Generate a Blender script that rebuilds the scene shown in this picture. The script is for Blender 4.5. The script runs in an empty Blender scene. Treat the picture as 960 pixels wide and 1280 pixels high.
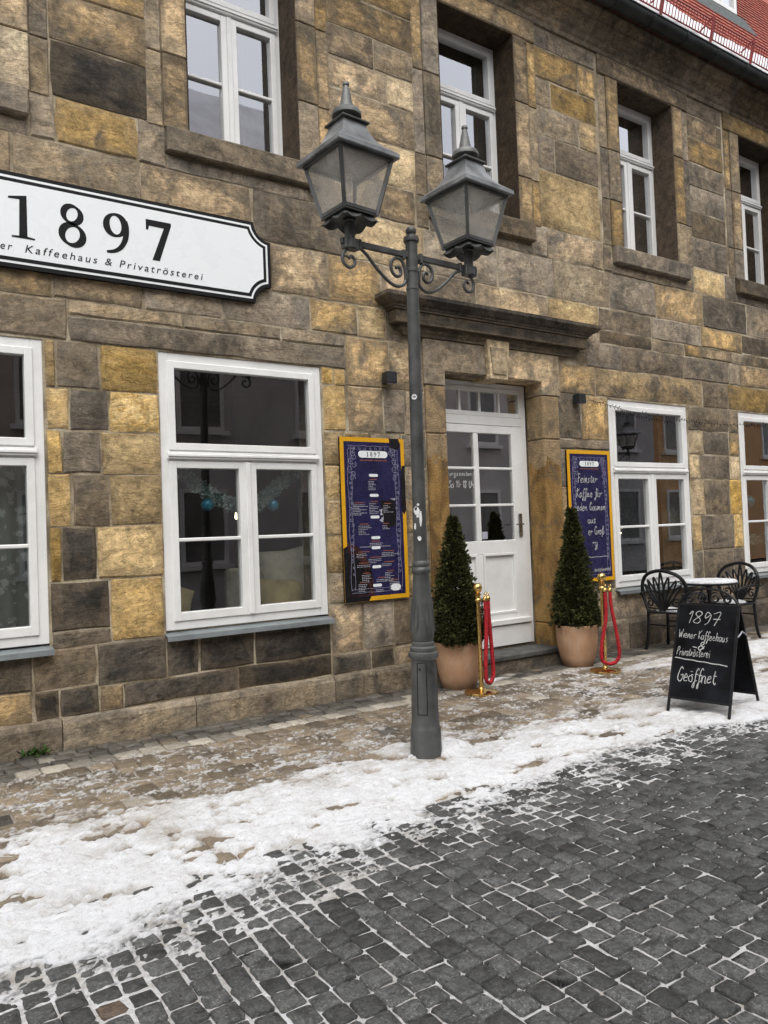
import bpy, bmesh, math, random
import numpy as np
from mathutils import Vector, Matrix, Euler
R = math.radians
S = bpy.context.scene
COL = S.collection
rng = random.Random(7)

# ------------------------------------------------------------------ camera
cd = bpy.data.cameras.new('camera'); cam = bpy.data.objects.new('camera', cd); COL.objects.link(cam)
cd.sensor_fit = 'HORIZONTAL'; cd.sensor_width = 36.0; cd.lens = 36.0 * 962 / 960
cd.clip_start = 0.05; cd.clip_end = 500
cam.matrix_world = Matrix(((0.82868882, 0.01744608, -0.55943764, 0.0),
                           (-0.55844044, -0.04150067, -0.82850587, -6.126),
                           (-0.03767122, 0.99898615, -0.02464854, 1.52),
                           (0, 0, 0, 1)))
S.camera = cam
# ------------------------------------------------------------------ overcast sky and soft sun
SUN_EL, SUN_AZ = R(62), R(205)
wd = bpy.data.worlds.new('World'); S.world = wd; wd.use_nodes = True
nt = wd.node_tree; nt.nodes.clear()
sky = nt.nodes.new('ShaderNodeTexSky'); sky.sky_type = 'NISHITA'; sky.sun_disc = False
sky.sun_elevation = SUN_EL; sky.sun_rotation = SUN_AZ; sky.air_density = 1.0; sky.dust_density = 4.0; sky.ozone_density = 1.0
hs = nt.nodes.new('ShaderNodeHueSaturation'); hs.inputs['Saturation'].default_value = 0.22
bg = nt.nodes.new('ShaderNodeBackground'); bg.inputs['Strength'].default_value = 0.15
wo = nt.nodes.new('ShaderNodeOutputWorld')
nt.links.new(sky.outputs[0], hs.inputs['Color']); nt.links.new(hs.outputs[0], bg.inputs['Color']); nt.links.new(bg.outputs[0], wo.inputs['Surface'])
sl = bpy.data.lights.new('sun', 'SUN'); sl.energy = 0.9; sl.angle = R(75); sl.color = (1, 0.97, 0.93)
so = bpy.data.objects.new('sun', sl); COL.objects.link(so)
_d = Vector((math.sin(SUN_AZ) * math.cos(SUN_EL), math.cos(SUN_AZ) * math.cos(SUN_EL), math.sin(SUN_EL)))
so.rotation_euler = _d.to_track_quat('Z', 'Y').to_euler(); so.location = (2, -14, 20)
S.view_settings.view_transform = 'Standard'; S.view_settings.look = 'None'
S.view_settings.gamma = 1.0; S.view_settings.use_curve_mapping = False
S.view_settings.exposure = 0.84
S.cycles.max_bounces = 8; S.cycles.transparent_max_bounces = 16
S.cycles.sample_clamp_indirect = 6.0
S.cycles.use_denoising = True; S.cycles.denoising_prefilter = 'NONE'; S.cycles.denoising_input_passes = 'RGB_ALBEDO_NORMAL'; S.render.filter_size = 1.2
S.cycles.caustics_reflective = False; S.cycles.caustics_refractive = False

# ------------------------------------------------------------------ helpers
def link(name, data, parent=None, loc=(0, 0, 0), rot=(0, 0, 0)):
    o = bpy.data.objects.new(name, data); COL.objects.link(o)
    o.location = loc; o.rotation_euler = rot
    if parent is not None: o.parent = parent
    return o
def empty(name, loc=(0, 0, 0), rz=0, parent=None):
    o = link(name, None, parent, loc, (0, 0, rz)); o.empty_display_size = 0.2
    return o
def tag(o, label=None, cat=None, group=None, kind=None):
    if label: o['label'] = label
    if cat: o['category'] = cat
    if group: o['group'] = group
    if kind: o['kind'] = kind
    return o
def copy_tree(o, parent=None):
    c = o.copy(); COL.objects.link(c); c.parent = parent
    for ch in list(o.children): copy_tree(ch, c)
    return c

class MB:
    def __init__(s): s.v = []; s.f = []; s.mi = []; s.cur = 0
    def add(s, vs, fs):
        n = len(s.v); s.v += [tuple(p) for p in vs]; s.f += [tuple(i + n for i in f) for f in fs]; s.mi += [s.cur] * len(fs)
        return s
    def box(s, x0, x1, y0, y1, z0, z1, b=0.0):
        if b <= 0:
            return s.add([(x0,y0,z0),(x1,y0,z0),(x1,y1,z0),(x0,y1,z0),(x0,y0,z1),(x1,y0,z1),(x1,y1,z1),(x0,y1,z1)],
                  [(3,2,1,0),(4,5,6,7),(0,1,5,4),(1,2,6,5),(2,3,7,6),(3,0,4,7)])
        bm = bmesh.new(); bmesh.ops.create_cube(bm, size=1)
        for v in bm.verts: v.co = Vector(((x0+x1)/2 + v.co.x*(x1-x0), (y0+y1)/2 + v.co.y*(y1-y0), (z0+z1)/2 + v.co.z*(z1-z0)))
        bmesh.ops.bevel(bm, geom=bm.edges[:], offset=b, segments=1, affect='EDGES')
        bm.verts.ensure_lookup_table()
        s.add([v.co[:] for v in bm.verts], [[v.index for v in f.verts] for f in bm.faces]); bm.free()
        return s
    def lathe(s, prof, c=(0,0,0), n=20, cap=True, ax='z', wob=None):
        vs = []; fs = []
        for i, (r, z) in enumerate(prof):
            for k in range(n):
                a = 2*math.pi*k/n; rr = r if wob is None else r*wob(a, z)
                p = (rr*math.cos(a), rr*math.sin(a), z)
                if ax == 'y': p = (p[0], p[2], p[1])
                if ax == 'x': p = (p[2], p[0], p[1])
                vs.append((c[0]+p[0], c[1]+p[1], c[2]+p[2]))
        for i in range(len(prof)-1):
            for k in range(n):
                k2 = (k+1) % n; fs.append((i*n+k, i*n+k2, (i+1)*n+k2, (i+1)*n+k))
        if cap:
            fs.append(tuple(range(n))[::-1]); m = (len(prof)-1)*n; fs.append(tuple(m+k for k in range(n)))
        return s.add(vs, fs)
    def tube(s, pts, r, n=8, closed=False, flat=None):
        pts = [Vector(p) for p in pts]; m = len(pts); vs = []; fs = []
        up = None
        for i, p in enumerate(pts):
            if closed: t = pts[(i+1) % m] - pts[i-1]
            else: t = pts[min(i+1, m-1)] - pts[max(i-1, 0)]
            t.normalize()
            if up is None:
                up = Vector((0,0,1)) if abs(t.z) < 0.9 else Vector((1,0,0))
                if flat is not None: up = Vector(flat)
            a = t.cross(up); 
            if a.length < 1e-6: a = t.orthogonal()
            a.normalize(); b = a.cross(t); b.normalize(); up = b
            rr = r[i] if isinstance(r, (list, tuple)) else r
            for k in range(n):
                q = 2*math.pi*k/n + (math.pi/n)
                vs.append(p + a*(rr*math.cos(q)) + b*(rr*math.sin(q)))
        e = m if closed else m-1
        for i in range(e):
            for k in range(n):
                k2 = (k+1) % n; j = (i+1) % m
                fs.append((i*n+k, i*n+k2, j*n+k2, j*n+k))
        if not closed:
            fs.append(tuple(range(n))[::-1]); fs.append(tuple((m-1)*n+k for k in range(n)))
        return s.add(vs, fs)
    def prism(s, poly, y0, y1):              # poly in (x, z)
        n = len(poly); vs = [(p[0], y0, p[1]) for p in poly] + [(p[0], y1, p[1]) for p in poly]
        fs = [tuple(range(n)), tuple(range(2*n-1, n-1, -1))] + [(i, i+n, (i+1) % n + n, (i+1) % n) for i in range(n)]
        return s.add(vs, fs)
    def extr_x(s, prof, x0, x1):             # prof in (y, z) swept along x
        n = len(prof); vs = [(x0, p[0], p[1]) for p in prof] + [(x1, p[0], p[1]) for p in prof]
        fs = [tuple(range(n)), tuple(range(2*n-1, n-1, -1))] + [(i, i+n, (i+1) % n + n, (i+1) % n) for i in range(n)]
        return s.add(vs, fs)
    def xf(s, M, i0=0):
        for i in range(i0, len(s.v)): s.v[i] = tuple(M @ Vector(s.v[i]))
        return s
    def build(s, name, mat, parent=None, loc=(0,0,0), rot=(0,0,0), smooth=False, fix=True):
        me = bpy.data.meshes.new(name); me.from_pydata(s.v, [], s.f)
        for m in (mat if isinstance(mat, (list, tuple)) else [mat]): me.materials.append(m)
        if any(s.mi): me.polygons.foreach_set('material_index', s.mi)
        if fix:
            bm = bmesh.new(); bm.from_mesh(me); bmesh.ops.recalc_face_normals(bm, faces=bm.faces[:]); bm.to_mesh(me); bm.free()
        if smooth:
            me.polygons.foreach_set('use_smooth', [True]*len(me.polygons))
            if smooth != 'all':
                try: me.set_sharp_from_angle(angle=R(smooth if smooth is not True else 40))
                except Exception: pass
        me.update()
        return link(name, me, parent, loc, rot)

def spline(pts, n=6, closed=False):
    P = [Vector(p) for p in pts]; m = len(P); out = []
    rngs = range(m if closed else m-1)
    for i in rngs:
        p0 = P[(i-1) % m] if closed else P[max(i-1, 0)]; p1 = P[i]; p2 = P[(i+1) % m]; p3 = P[(i+2) % m] if closed else P[min(i+2, m-1)]
        for k in range(n):
            t = k/n
            out.append(0.5*((2*p1) + (p2-p0)*t + (2*p0-5*p1+4*p2-p3)*t*t + (3*p1-p0-3*p2+p3)*t**3))
    if not closed: out.append(P[-1])
    return out

# ------------------------------------------------------------------ materials
class NM:
    def __init__(s, name):
        s.m = bpy.data.materials.new(name); s.m.use_nodes = True; s.t = s.m.node_tree; s.t.nodes.clear()
        s.out = s.n('ShaderNodeOutputMaterial')
    def n(s, typ, **k):
        x = s.t.nodes.new(typ)
        for a, b in k.items(): setattr(x, a, b)
        return x
    def l(s, a, b): s.t.links.new(a, b)
    def put(s, sock, v):
        if hasattr(v, 'is_linked') or hasattr(v, 'links'): s.l(v, sock)
        elif isinstance(v, (tuple, list)) and len(v) == 3 and sock.type == 'RGBA': sock.default_value = (*v, 1)
        else: sock.default_value = v
    def bsdf(s, col, rough=0.8, metal=0.0, bump=None, spec=0.5, **k):
        b = s.n('ShaderNodeBsdfPrincipled'); s.put(b.inputs['Base Color'], col); s.put(b.inputs['Roughness'], rough); s.put(b.inputs['Metallic'], metal)
        b.inputs['Specular IOR Level'].default_value = spec
        if bump is not None: s.l(bump, b.inputs['Normal'])
        for a, v in k.items(): s.put(b.inputs[a.replace('_', ' ')], v)
        s.l(b.outputs[0], s.out.inputs['Surface']); s.b = b
        return s.m
    def coord(s, kind='Object', rand=True, scale=(1,1,1), rot=(0,0,0)):
        c = s.n('ShaderNodeTexCoord'); v = c.outputs[kind]
        if rand:
            oi = s.n('ShaderNodeObjectInfo'); mu = s.n('ShaderNodeVectorMath', operation='SCALE'); cm = s.n('ShaderNodeCombineXYZ')
            for i in range(3): s.l(oi.outputs['Random'], cm.inputs[i])
            s.l(cm.outputs[0], mu.inputs[0]); mu.inputs['Scale'].default_value = 137.0
            ad = s.n('ShaderNodeVectorMath', operation='ADD'); s.l(v, ad.inputs[0]); s.l(mu.outputs[0], ad.inputs[1]); v = ad.outputs[0]
        if tuple(scale) != (1,1,1) or tuple(rot) != (0,0,0):
            mp = s.n('ShaderNodeMapping'); mp.inputs['Scale'].default_value = scale; mp.inputs['Rotation'].default_value = rot
            s.l(v, mp.inputs['Vector']); v = mp.outputs[0]
        return v
    def noise(s, v, sc, det=4, rough=0.55, dist=0.0):
        x = s.n('ShaderNodeTexNoise'); s.l(v, x.inputs['Vector']); x.inputs['Scale'].default_value = sc; x.inputs['Detail'].default_value = det
        x.inputs['Roughness'].default_value = rough; x.inputs['Distortion'].default_value = dist
        return x.outputs['Fac']
    def ramp(s, f, stops):
        x = s.n('ShaderNodeValToRGB'); s.l(f, x.inputs[0]); e = x.color_ramp.elements
        while len(e) < len(stops): e.new(0.5)
        for i, (p, c) in enumerate(stops):
            e[i].position = p; e[i].color = (c, c, c, 1) if not isinstance(c, (tuple, list)) else (*c, 1)
        return x.outputs[0]
    def mix(s, f, a, b, mode='MIX'):
        x = s.n('ShaderNodeMix', data_type='RGBA', blend_type=mode); s.put(x.inputs[0], f); s.put(x.inputs[6], a); s.put(x.inputs[7], b)
        return x.outputs[2]
    def math(s, op, a, b=0.0, c=0.0):
        x = s.n('ShaderNodeMath', operation=op); s.put(x.inputs[0], a); s.put(x.inputs[1], b)
        if op in ('MULTIPLY_ADD', 'SMOOTH_MIN'): s.put(x.inputs[2], c)
        return x.outputs[0]
    def bump(s, h, strength=0.4, dist=0.01):
        x = s.n('ShaderNodeBump'); x.inputs['Strength'].default_value = strength; x.inputs['Distance'].default_value = dist; s.l(h, x.inputs['Height'])
        return x.outputs[0]

def plain(name, col, rough=0.6, metal=0.0, var=0.12, nscale=6.0, bmp=0.0, bscale=80.0, spec=0.5):
    m = NM(name); v = m.coord(); f = m.noise(v, nscale, 5)
    c2 = tuple(max(0, x*(1-var*2.2)) for x in col); c1 = tuple(min(1, x*(1+var)) for x in col)
    c = m.ramp(f, [(0.3, c2), (0.72, c1)])
    rr = m.ramp(m.noise(v, nscale*3, 3), [(0.3, max(0.02, rough-0.12)), (0.7, min(1, rough+0.12))])
    b = m.bump(m.noise(v, bscale, 3), bmp, 0.004) if bmp > 0 else None
    return m.bsdf(c, rr, metal, b, spec)

def sandstone(name, base, alt, crust, crust_lo, crust_hi, halo=0.6, streak=(1.1, 1.1, 3.6), halocol=(0.16, 0.135, 0.10), vein=None, light=0.55):
    m = NM(name)
    oi = m.n('ShaderNodeObjectInfo')
    v = m.coord('Object', True)
    # bedding planes tilt a little from stone to stone
    vr = m.n('ShaderNodeVectorRotate', rotation_type='Y_AXIS'); m.l(v, vr.inputs['Vector'])
    an = m.math('MULTIPLY_ADD', oi.outputs['Random'], 0.44, -0.14); m.l(an, vr.inputs['Angle'])
    mp = m.n('ShaderNodeMapping'); mp.inputs['Scale'].default_value = streak; m.l(vr.outputs[0], mp.inputs['Vector']); vs = mp.outputs[0]
    bed = m.noise(vs, 2.4, 8, 0.66, 1.1)
    c = m.mix(m.ramp(bed, [(0.40, 0.0), (0.57, 1.0)]), base, alt)
    if vein:
        w = m.noise(vs, 3.0, 3, 0.5, 2.2)
        c = m.mix(m.ramp(w, [(0.47, 0.0), (0.50, 0.75), (0.53, 0.0)]), c, vein)
    pale = m.noise(v, 4.3, 6, 0.7, 0.6)
    c = m.mix(m.ramp(pale, [(0.55, 0.0), (0.70, light)]), c, tuple(min(1, x*1.75+.02) for x in base))
    blot = m.noise(v, 2.3, 9, 0.70, 0.7)
    c = m.mix(m.ramp(blot, [(crust_lo, 0.0), (crust_hi, 0.95)]), c, crust)
    # fine dark bedding lines
    ln = m.noise(vs, 3.6, 6, 0.62, 1.6)
    c = m.mix(m.ramp(ln, [(0.420, 0.0), (0.452, 0.78), (0.472, 0.0)]), c, tuple(x*0.28 for x in base))
    pits = m.noise(vs, 6.5, 7, 0.74, 0.9)
    c = m.mix(m.ramp(pits, [(0.33, 0.75), (0.42, 0.0)]), c, tuple(x*0.30 for x in base))
    spk = m.noise(v, 30, 5, 0.8); grain = m.noise(v, 150, 3, 0.75)
    # lime-washed margin beside the joints: distance to the block's edge with a ragged line
    g = m.n('ShaderNodeTexCoord'); sx = m.n('ShaderNodeSeparateXYZ'); m.l(g.outputs['Generated'], sx.inputs[0])
    def edge(o): return m.math('SUBTRACT', 0.5, m.math('ABSOLUTE', m.math('SUBTRACT', o, 0.5)))
    ed = m.math('MINIMUM', edge(sx.outputs[0]), edge(sx.outputs[2]))
    ed = m.math('ADD', ed, m.math('MULTIPLY_ADD', m.noise(v, 6.5, 6, 0.65), 0.55, -0.30))
    hm = m.ramp(ed, [(0.0, halo), (0.11, halo*0.8), (0.15, 0.0)])
    c = m.mix(hm, c, halocol)
    # brightness differs from block to block and over every hand's breadth
    hsv = m.n('ShaderNodeHueSaturation'); m.l(c, hsv.inputs['Color'])
    val = m.math('MULTIPLY_ADD', oi.outputs['Random'], 0.66, 0.62)
    val = m.math('MULTIPLY', val, m.ramp(spk, [(0.28, 0.68), (0.5, 1.0), (0.70, 1.24)]))
    val = m.math('MULTIPLY', val, m.ramp(m.noise(v, 9.0, 7, 0.76, 0.6), [(0.34, 0.58), (0.5, 1.02), (0.65, 1.40)]))
    val = m.math('MULTIPLY', val, m.ramp(grain, [(0.30, 0.72), (0.55, 1.0), (0.75, 1.2)]))
    m.l(val, hsv.inputs['Value'])
    m.l(m.math('MULTIPLY_ADD', m.math('FRACT', m.math('MULTIPLY', oi.outputs['Random'], 7.31)), 0.36, 0.88), hsv.inputs['Saturation'])
    hh = m.math('ADD', m.math('MULTIPLY', bed, 0.7), m.math('ADD', m.math('MULTIPLY', spk, 0.35), m.math('MULTIPLY', pits, 0.9)))
    return m.bsdf(hsv.outputs[0], 0.9, 0, m.bump(hh, 0.5, 0.022), 0.22)

M = {}
M['t'] = sandstone('sandstone_tan', (0.598, 0.430, 0.243), (0.389, 0.285, 0.166), (0.160, 0.139, 0.108), 0.50, 0.64)
M['y'] = sandstone('sandstone_ochre', (0.562, 0.400, 0.192), (0.447, 0.307, 0.135), (0.281, 0.208, 0.120), 0.54, 0.74, 0.25, halocol=(0.312, 0.244, 0.146), light=.4)
M['v'] = sandstone('sandstone_veined', (0.600, 0.465, 0.280), (0.500, 0.370, 0.200), (0.330, 0.240, 0.130), 0.58, 0.85, 0.2, vein=(0.320, 0.180, 0.060), halocol=(0.300, 0.235, 0.140), light=.3)
M['l'] = sandstone('sandstone_stained_ochre', (0.528, 0.380, 0.193), (0.396, 0.286, 0.154), (0.132, 0.112, 0.088), 0.48, 0.60, 0.35, halocol=(0.264, 0.215, 0.149), light=.45)
M['b'] = sandstone('sandstone_beige', (0.635, 0.496, 0.310), (0.503, 0.389, 0.238), (0.264, 0.218, 0.152), 0.53, 0.76, 0.35, light=.4)
M['g'] = sandstone('sandstone_greybrown', (0.376, 0.298, 0.205), (0.260, 0.212, 0.152), (0.126, 0.112, 0.091), 0.48, 0.64, 0.4, halocol=(0.246, 0.216, 0.171))
M['d'] = sandstone('sandstone_darkbrown', (0.232, 0.184, 0.128), (0.157, 0.130, 0.097), (0.077, 0.071, 0.060), 0.47, 0.64, 0.35, halocol=(0.213, 0.176, 0.132), light=.5)
M['k'] = sandstone('sandstone_blackened', (0.101, 0.084, 0.065), (0.065, 0.057, 0.048), (0.036, 0.034, 0.030), 0.46, 0.64, 0.45, halocol=(0.168, 0.134, 0.095), light=.45)
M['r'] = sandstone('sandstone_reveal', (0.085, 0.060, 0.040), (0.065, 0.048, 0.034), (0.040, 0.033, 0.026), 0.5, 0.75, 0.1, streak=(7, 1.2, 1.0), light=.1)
def mortar():
    m = NM('lime_mortar'); v = m.coord('Object', False); a = m.noise(v, 3.0, 6); b = m.noise(v, 60, 4, 0.7)
    c = m.ramp(a, [(0.38, (0.17, 0.135, 0.09)), (0.50, (0.36, 0.30, 0.205)), (0.62, (0.56, 0.49, 0.365))])
    c = m.mix(m.ramp(b, [(0.35, 0.5), (0.6, 0.0)]), c, (0.12, 0.095, 0.065))
    return m.bsdf(c, 0.95, 0, m.bump(m.math('ADD', b, a), 0.6, 0.01), 0.2)
M['mortar'] = mortar()
def paint():
    m = NM('white_window_paint'); v = m.coord('Object', True); st = m.noise(m.coord('Object', True, (14, 14, .8)), 2.0, 5, .65); n = m.noise(v, 3.0, 6, .65)
    c = m.ramp(n, [(.3, (.70, .70, .675)), (.55, (.79, .79, .775)), (.8, (.82, .82, .81))]); c = m.mix(m.ramp(st, [(.62, 0.), (.80, .35)]), c, (.55, .53, .48))
    return m.bsdf(c, m.ramp(n, [(.3, .5), (.7, .34)]), 0, m.bump(m.noise(v, 60, 3), .04, .004))
M['white'] = paint()
M['zinc'] = plain('zinc_sheet', (0.30, 0.335, 0.345), 0.42, 0.55, 0.14, 4.0)
M['iron'] = plain('grey_painted_iron', (0.072, 0.075, 0.073), 0.46, 0.0, 0.30, 5.0, 0.12, 45)
M['ironroof'] = plain('grey_lantern_sheet', (0.23, 0.24, 0.245), 0.38, 0.25, 0.28, 6.0, 0.05, 40)
M['black'] = plain('black_metal', (0.010, 0.010, 0.011), 0.42, 0.0, 0.3, 9.0, spec=.25)
M['gold'] = plain('polished_brass', (0.70, 0.47, 0.17), 0.20, 1.0, 0.05, 9.0)
M['velvet'] = plain('red_velvet', (0.46, 0.010, 0.018), 0.85, 0, 0.35, 60.0, 0.5, 120)
def clay():
    m = NM('terracotta'); v = m.coord('Object', True); n = m.noise(v, 4, 6, .65); st = m.noise(m.coord('Object', True, (9, 9, 1.2)), 1.6, 6, .7); z = m.n('ShaderNodeSeparateXYZ'); m.l(m.coord('Object', False), z.inputs[0])
    c = m.ramp(n, [(.3, (.36, .20, .115)), (.55, (.47, .285, .17)), (.8, (.55, .38, .26))]); c = m.mix(m.ramp(st, [(.56, 0.), (.74, .5)]), c, (.60, .50, .41))
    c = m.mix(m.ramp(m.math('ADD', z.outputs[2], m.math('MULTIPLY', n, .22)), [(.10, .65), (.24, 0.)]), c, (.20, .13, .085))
    return m.bsdf(c, .8, 0, m.bump(m.noise(v, 50, 4), .25, .006), .25)
M['terracotta'] = clay()
M['soil'] = plain('dark_soil', (0.02, 0.015, 0.010), 0.95, 0, 0.3, 30, 0.6, 40)
M['bark'] = plain('bark', (0.05, 0.035, 0.022), 0.9, 0, 0.3, 20, 0.5, 30)
M['sblack'] = plain('sign_black', (0.012, 0.012, 0.013), 0.6, 0, 0.1, spec=.15)
M['swhite'] = plain('sign_white', (0.80, 0.83, 0.84), 0.3, 0, 0.006, 2)
M['yellow'] = plain('board_yellow', (0.72, 0.37, 0.012), 0.35, 0, 0.05)
M['navy'] = plain('board_navy', (0.018, 0.016, 0.068), 0.28, 0, 0.15)
M['cocoa'] = plain('board_brown_print', (0.055, 0.020, 0.018), 0.28, 0, 0.5, 9)
M['ink'] = plain('board_black_print', (0.009, 0.008, 0.010), 0.28, 0, 0.2)
M['ornament'] = plain('board_silver_print', (0.31, 0.30, 0.43), 0.4, 0, 0.2, 60)
M['chalk'] = plain('white_chalk', (0.55, 0.55, 0.54), 0.9, 0, 0.15, 120)
M['slate'] = plain('chalkboard_black', (0.008, 0.009, 0.012), 0.6, 0, 0.5, 5, spec=.12)
M['greyp'] = plain('grey_print', (0.42, 0.42, 0.48), 0.5, 0, 0.1)
M['redp'] = plain('rust_print', (0.30, 0.10, 0.07), 0.5, 0, 0.1)
M['steel'] = plain('door_steel', (0.42, 0.42, 0.41), 0.32, 1.0, 0.1)
M['step'] = plain('step_stone', (0.080, 0.080, 0.076), 0.7, 0, 0.3, 8, 0.35, 40)
M['gutter'] = plain('gutter_metal', (0.030, 0.036, 0.036), 0.45, 0.3, 0.25, 4)
M['lampbox'] = plain('anthracite_lamp', (0.016, 0.018, 0.020), 0.5, 0, 0.1)
M['sticker'] = plain('sticker', (0.75, 0.75, 0.75), 0.5, 0, 0.1, 90)

def glass(name, ior=1.52, gain=8.5, tint=(0.84, 0.87, 0.85)):
    m = NM(name); fr = m.n('ShaderNodeFresnel'); fr.inputs['IOR'].default_value = ior
    f = m.n('ShaderNodeMath', operation='MULTIPLY'); f.use_clamp = True; gm = m.n('ShaderNodeNewGeometry')   # only the outer face of the pane mirrors
    m.l(m.math('MULTIPLY', fr.outputs[0], m.math('SUBTRACT', 1.0, gm.outputs['Backfacing'])), f.inputs[0]); f.inputs[1].default_value = gain
    t = m.n('ShaderNodeBsdfTransparent'); t.inputs[0].default_value = (*tint, 1)
    g = m.n('ShaderNodeBsdfGlossy'); g.inputs['Roughness'].default_value = 0.0; g.inputs['Color'].default_value = (0.95, 0.96, 1.0, 1)
    v = m.coord('Object', True); b = m.bump(m.noise(v, 1.6, 2), 0.05, 0.012); m.l(b, g.inputs['Normal'])
    mx = m.n('ShaderNodeMixShader'); m.l(f.outputs[0], mx.inputs[0]); m.l(t.outputs[0], mx.inputs[1]); m.l(g.outputs[0], mx.inputs[2])
    m.l(mx.outputs[0], m.out.inputs['Surface']); return m.m
M['glass'] = glass('window_glass'); M['shopglass'] = glass('shop_window_glass', gain=4.2, tint=(.90, .92, .91))
def lampglass():
    m = NM('dusty_lantern_glass'); v = m.coord('Object', True)
    t = m.n('ShaderNodeBsdfTransparent'); t.inputs[0].default_value = (0.97, 0.97, 0.96, 1)
    d = m.n('ShaderNodeBsdfPrincipled'); d.inputs['Base Color'].default_value = (0.80, 0.78, 0.74, 1); d.inputs['Roughness'].default_value = 0.25
    tr = m.n('ShaderNodeBsdfTranslucent'); tr.inputs[0].default_value = (0.92, 0.90, 0.87, 1)
    a = m.n('ShaderNodeMixShader'); a.inputs[0].default_value = 0.5; m.l(d.outputs[0], a.inputs[1]); m.l(tr.outputs[0], a.inputs[2])
    mx = m.n('ShaderNodeMixShader'); m.l(m.ramp(m.noise(v, 4, 4), [(0.3, 0.17), (0.75, 0.38)]), mx.inputs[0])
    m.l(t.outputs[0], mx.inputs[1]); m.l(a.outputs[0], mx.inputs[2]); m.l(mx.outputs[0], m.out.inputs['Surface']); return m.m
M['lampglass'] = lampglass()
def emit(name, col, st):
    m = NM(name); e = m.n('ShaderNodeEmission'); e.inputs[0].default_value = (*col, 1); e.inputs[1].default_value = st; m.l(e.outputs[0], m.out.inputs['Surface']); return m.m
# ================================================================== the house
house = tag(empty('sandstone_house'), 'long old sandstone town house with white windows and coffee house sign', 'house')
GW = [(-0.38, 1.12, 0.78, 3.045), (1.99, 3.49, 0.78, 3.045), (7.45, 9.01, 0.73, 3.01), (10.20, 11.72, 0.73, 3.01)]
UW = [(-0.20, 0.87), (2.30, 3.35), (5.02, 6.10), (7.86, 8.965), (10.50, 11.60)]
UZ0, UZ1 = 4.90, 7.02
DOOR = (4.93, 6.31, 0.0, 3.12)
XW0, XW1 = -1.3, 13.4
ops = [(a, b, c - 0.05, d) for a, b, c, d in GW] + [(a-.02, b+.02, UZ0-.02, UZ1+.02) for a, b in UW] + [(4.90, 6.34, -.2, 3.16)]
def wall_core():
    xs = sorted({XW0, XW1, *[v for o in ops for v in o[:2]]}); zs = sorted({-0.2, 7.75, *[v for o in ops for v in o[2:]]})
    nx, nz = len(xs)-1, len(zs)-1
    def solid(i, j):
        if not (0 <= i < nx and 0 <= j < nz): return False
        cx, cz = (xs[i]+xs[i+1])/2, (zs[j]+zs[j+1])/2
        return not any(a < cx < b and c < cz < d for a, b, c, d in ops)
    mb = MB(); y0, y1 = 0.003, 0.46
    for i in range(nx):
        for j in range(nz):
            if not solid(i, j): continue
            a, b, c, d = xs[i], xs[i+1], zs[j], zs[j+1]
            mb.add([(a,y0,c),(b,y0,c),(b,y0,d),(a,y0,d)], [(0,1,2,3)]); mb.add([(a,y1,c),(b,y1,c),(b,y1,d),(a,y1,d)], [(3,2,1,0)])
            if not solid(i-1, j): mb.add([(a,y0,c),(a,y0,d),(a,y1,d),(a,y1,c)], [(0,1,2,3)])
            if not solid(i+1, j): mb.add([(b,y0,c),(b,y1,c),(b,y1,d),(b,y0,d)], [(0,1,2,3)])
            if not solid(i, j-1): mb.add([(a,y0,c),(a,y1,c),(b,y1,c),(b,y0,c)], [(0,1,2,3)])
            if not solid(i, j+1): mb.add([(a,y0,d),(b,y0,d),(b,y1,d),(a,y1,d)], [(0,1,2,3)])
    return mb.build('wall', M['mortar'], house, fix=False)
wall = wall_core()

def block_mesh(w, h, dep, proud, r, bev=0.012, jit=0.006, back=0.03):
    """a dressed block: ragged eight to twelve point outline, chamfered arris, slightly tilted face; local x,z, face towards -y"""
    n = max(2, int(w/0.22)); m = max(2, int(h/0.22)); pts = []
    hw, hh = w/2, h/2
    c = min(w, h)*0.012
    def J(): return r.uniform(-jit, jit)
    for k in range(n+1): pts.append((-hw + c + (w-2*c)*k/n + J(), -hh + J()))
    for k in range(1, m): pts.append((hw + J(), -hh + h*k/m + J()))
    for k in range(n+1): pts.append((hw - c - (w-2*c)*k/n + J(), hh + J()))
    for k in range(1, m): pts.append((-hw + J(), hh - h*k/m + J()))
    N = len(pts); tx, tz = r.uniform(-.004, .004), r.uniform(-.004, .004)
    vs = []
    for (x, z) in pts: vs.append((x, back, z))
    for (x, z) in pts: vs.append((x, -proud + bev*0.45, z))
    for (x, z) in pts:
        bx = bev/max(w, .05)*2; bz = bev/max(h, .05)*2
        vs.append((x*(1-bx), -proud + tx*x/hw + tz*z/hh + r.uniform(-.0015, .0015), z*(1-bz)))
    fs = []
    for L in range(2):
        for k in range(N):
            k2 = (k+1) % N; fs.append((L*N+k, L*N+k2, (L+1)*N+k2, (L+1)*N+k))
    fs.append(tuple(2*N+k for k in range(N)))
    return vs, fs

def stone(x0, x1, z0, z1, c, name='stone', parent=None, proud=None, gap=0.0080, y=0.0):
    w, h = x1-x0-2*gap, z1-z0-2*gap
    if w < 0.03 or h < 0.03: return
    mb = MB(); mb.add(*block_mesh(w, h, 0.03, rng.uniform(.002, .009) if proud is None else proud, rng, bev=min(.012, w*.15, h*.15), jit=min(.008, w*.04)))
    return mb.build(name, M[c], parent or wall, loc=((x0+x1)/2, y, (z0+z1)/2), smooth=30, fix=False)

def course(z0, z1, xs, cols, **k):
    for i, c in enumerate(cols):
        if c != '.': stone(xs[i], xs[i+1], z0, z1, c, **k)

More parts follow.
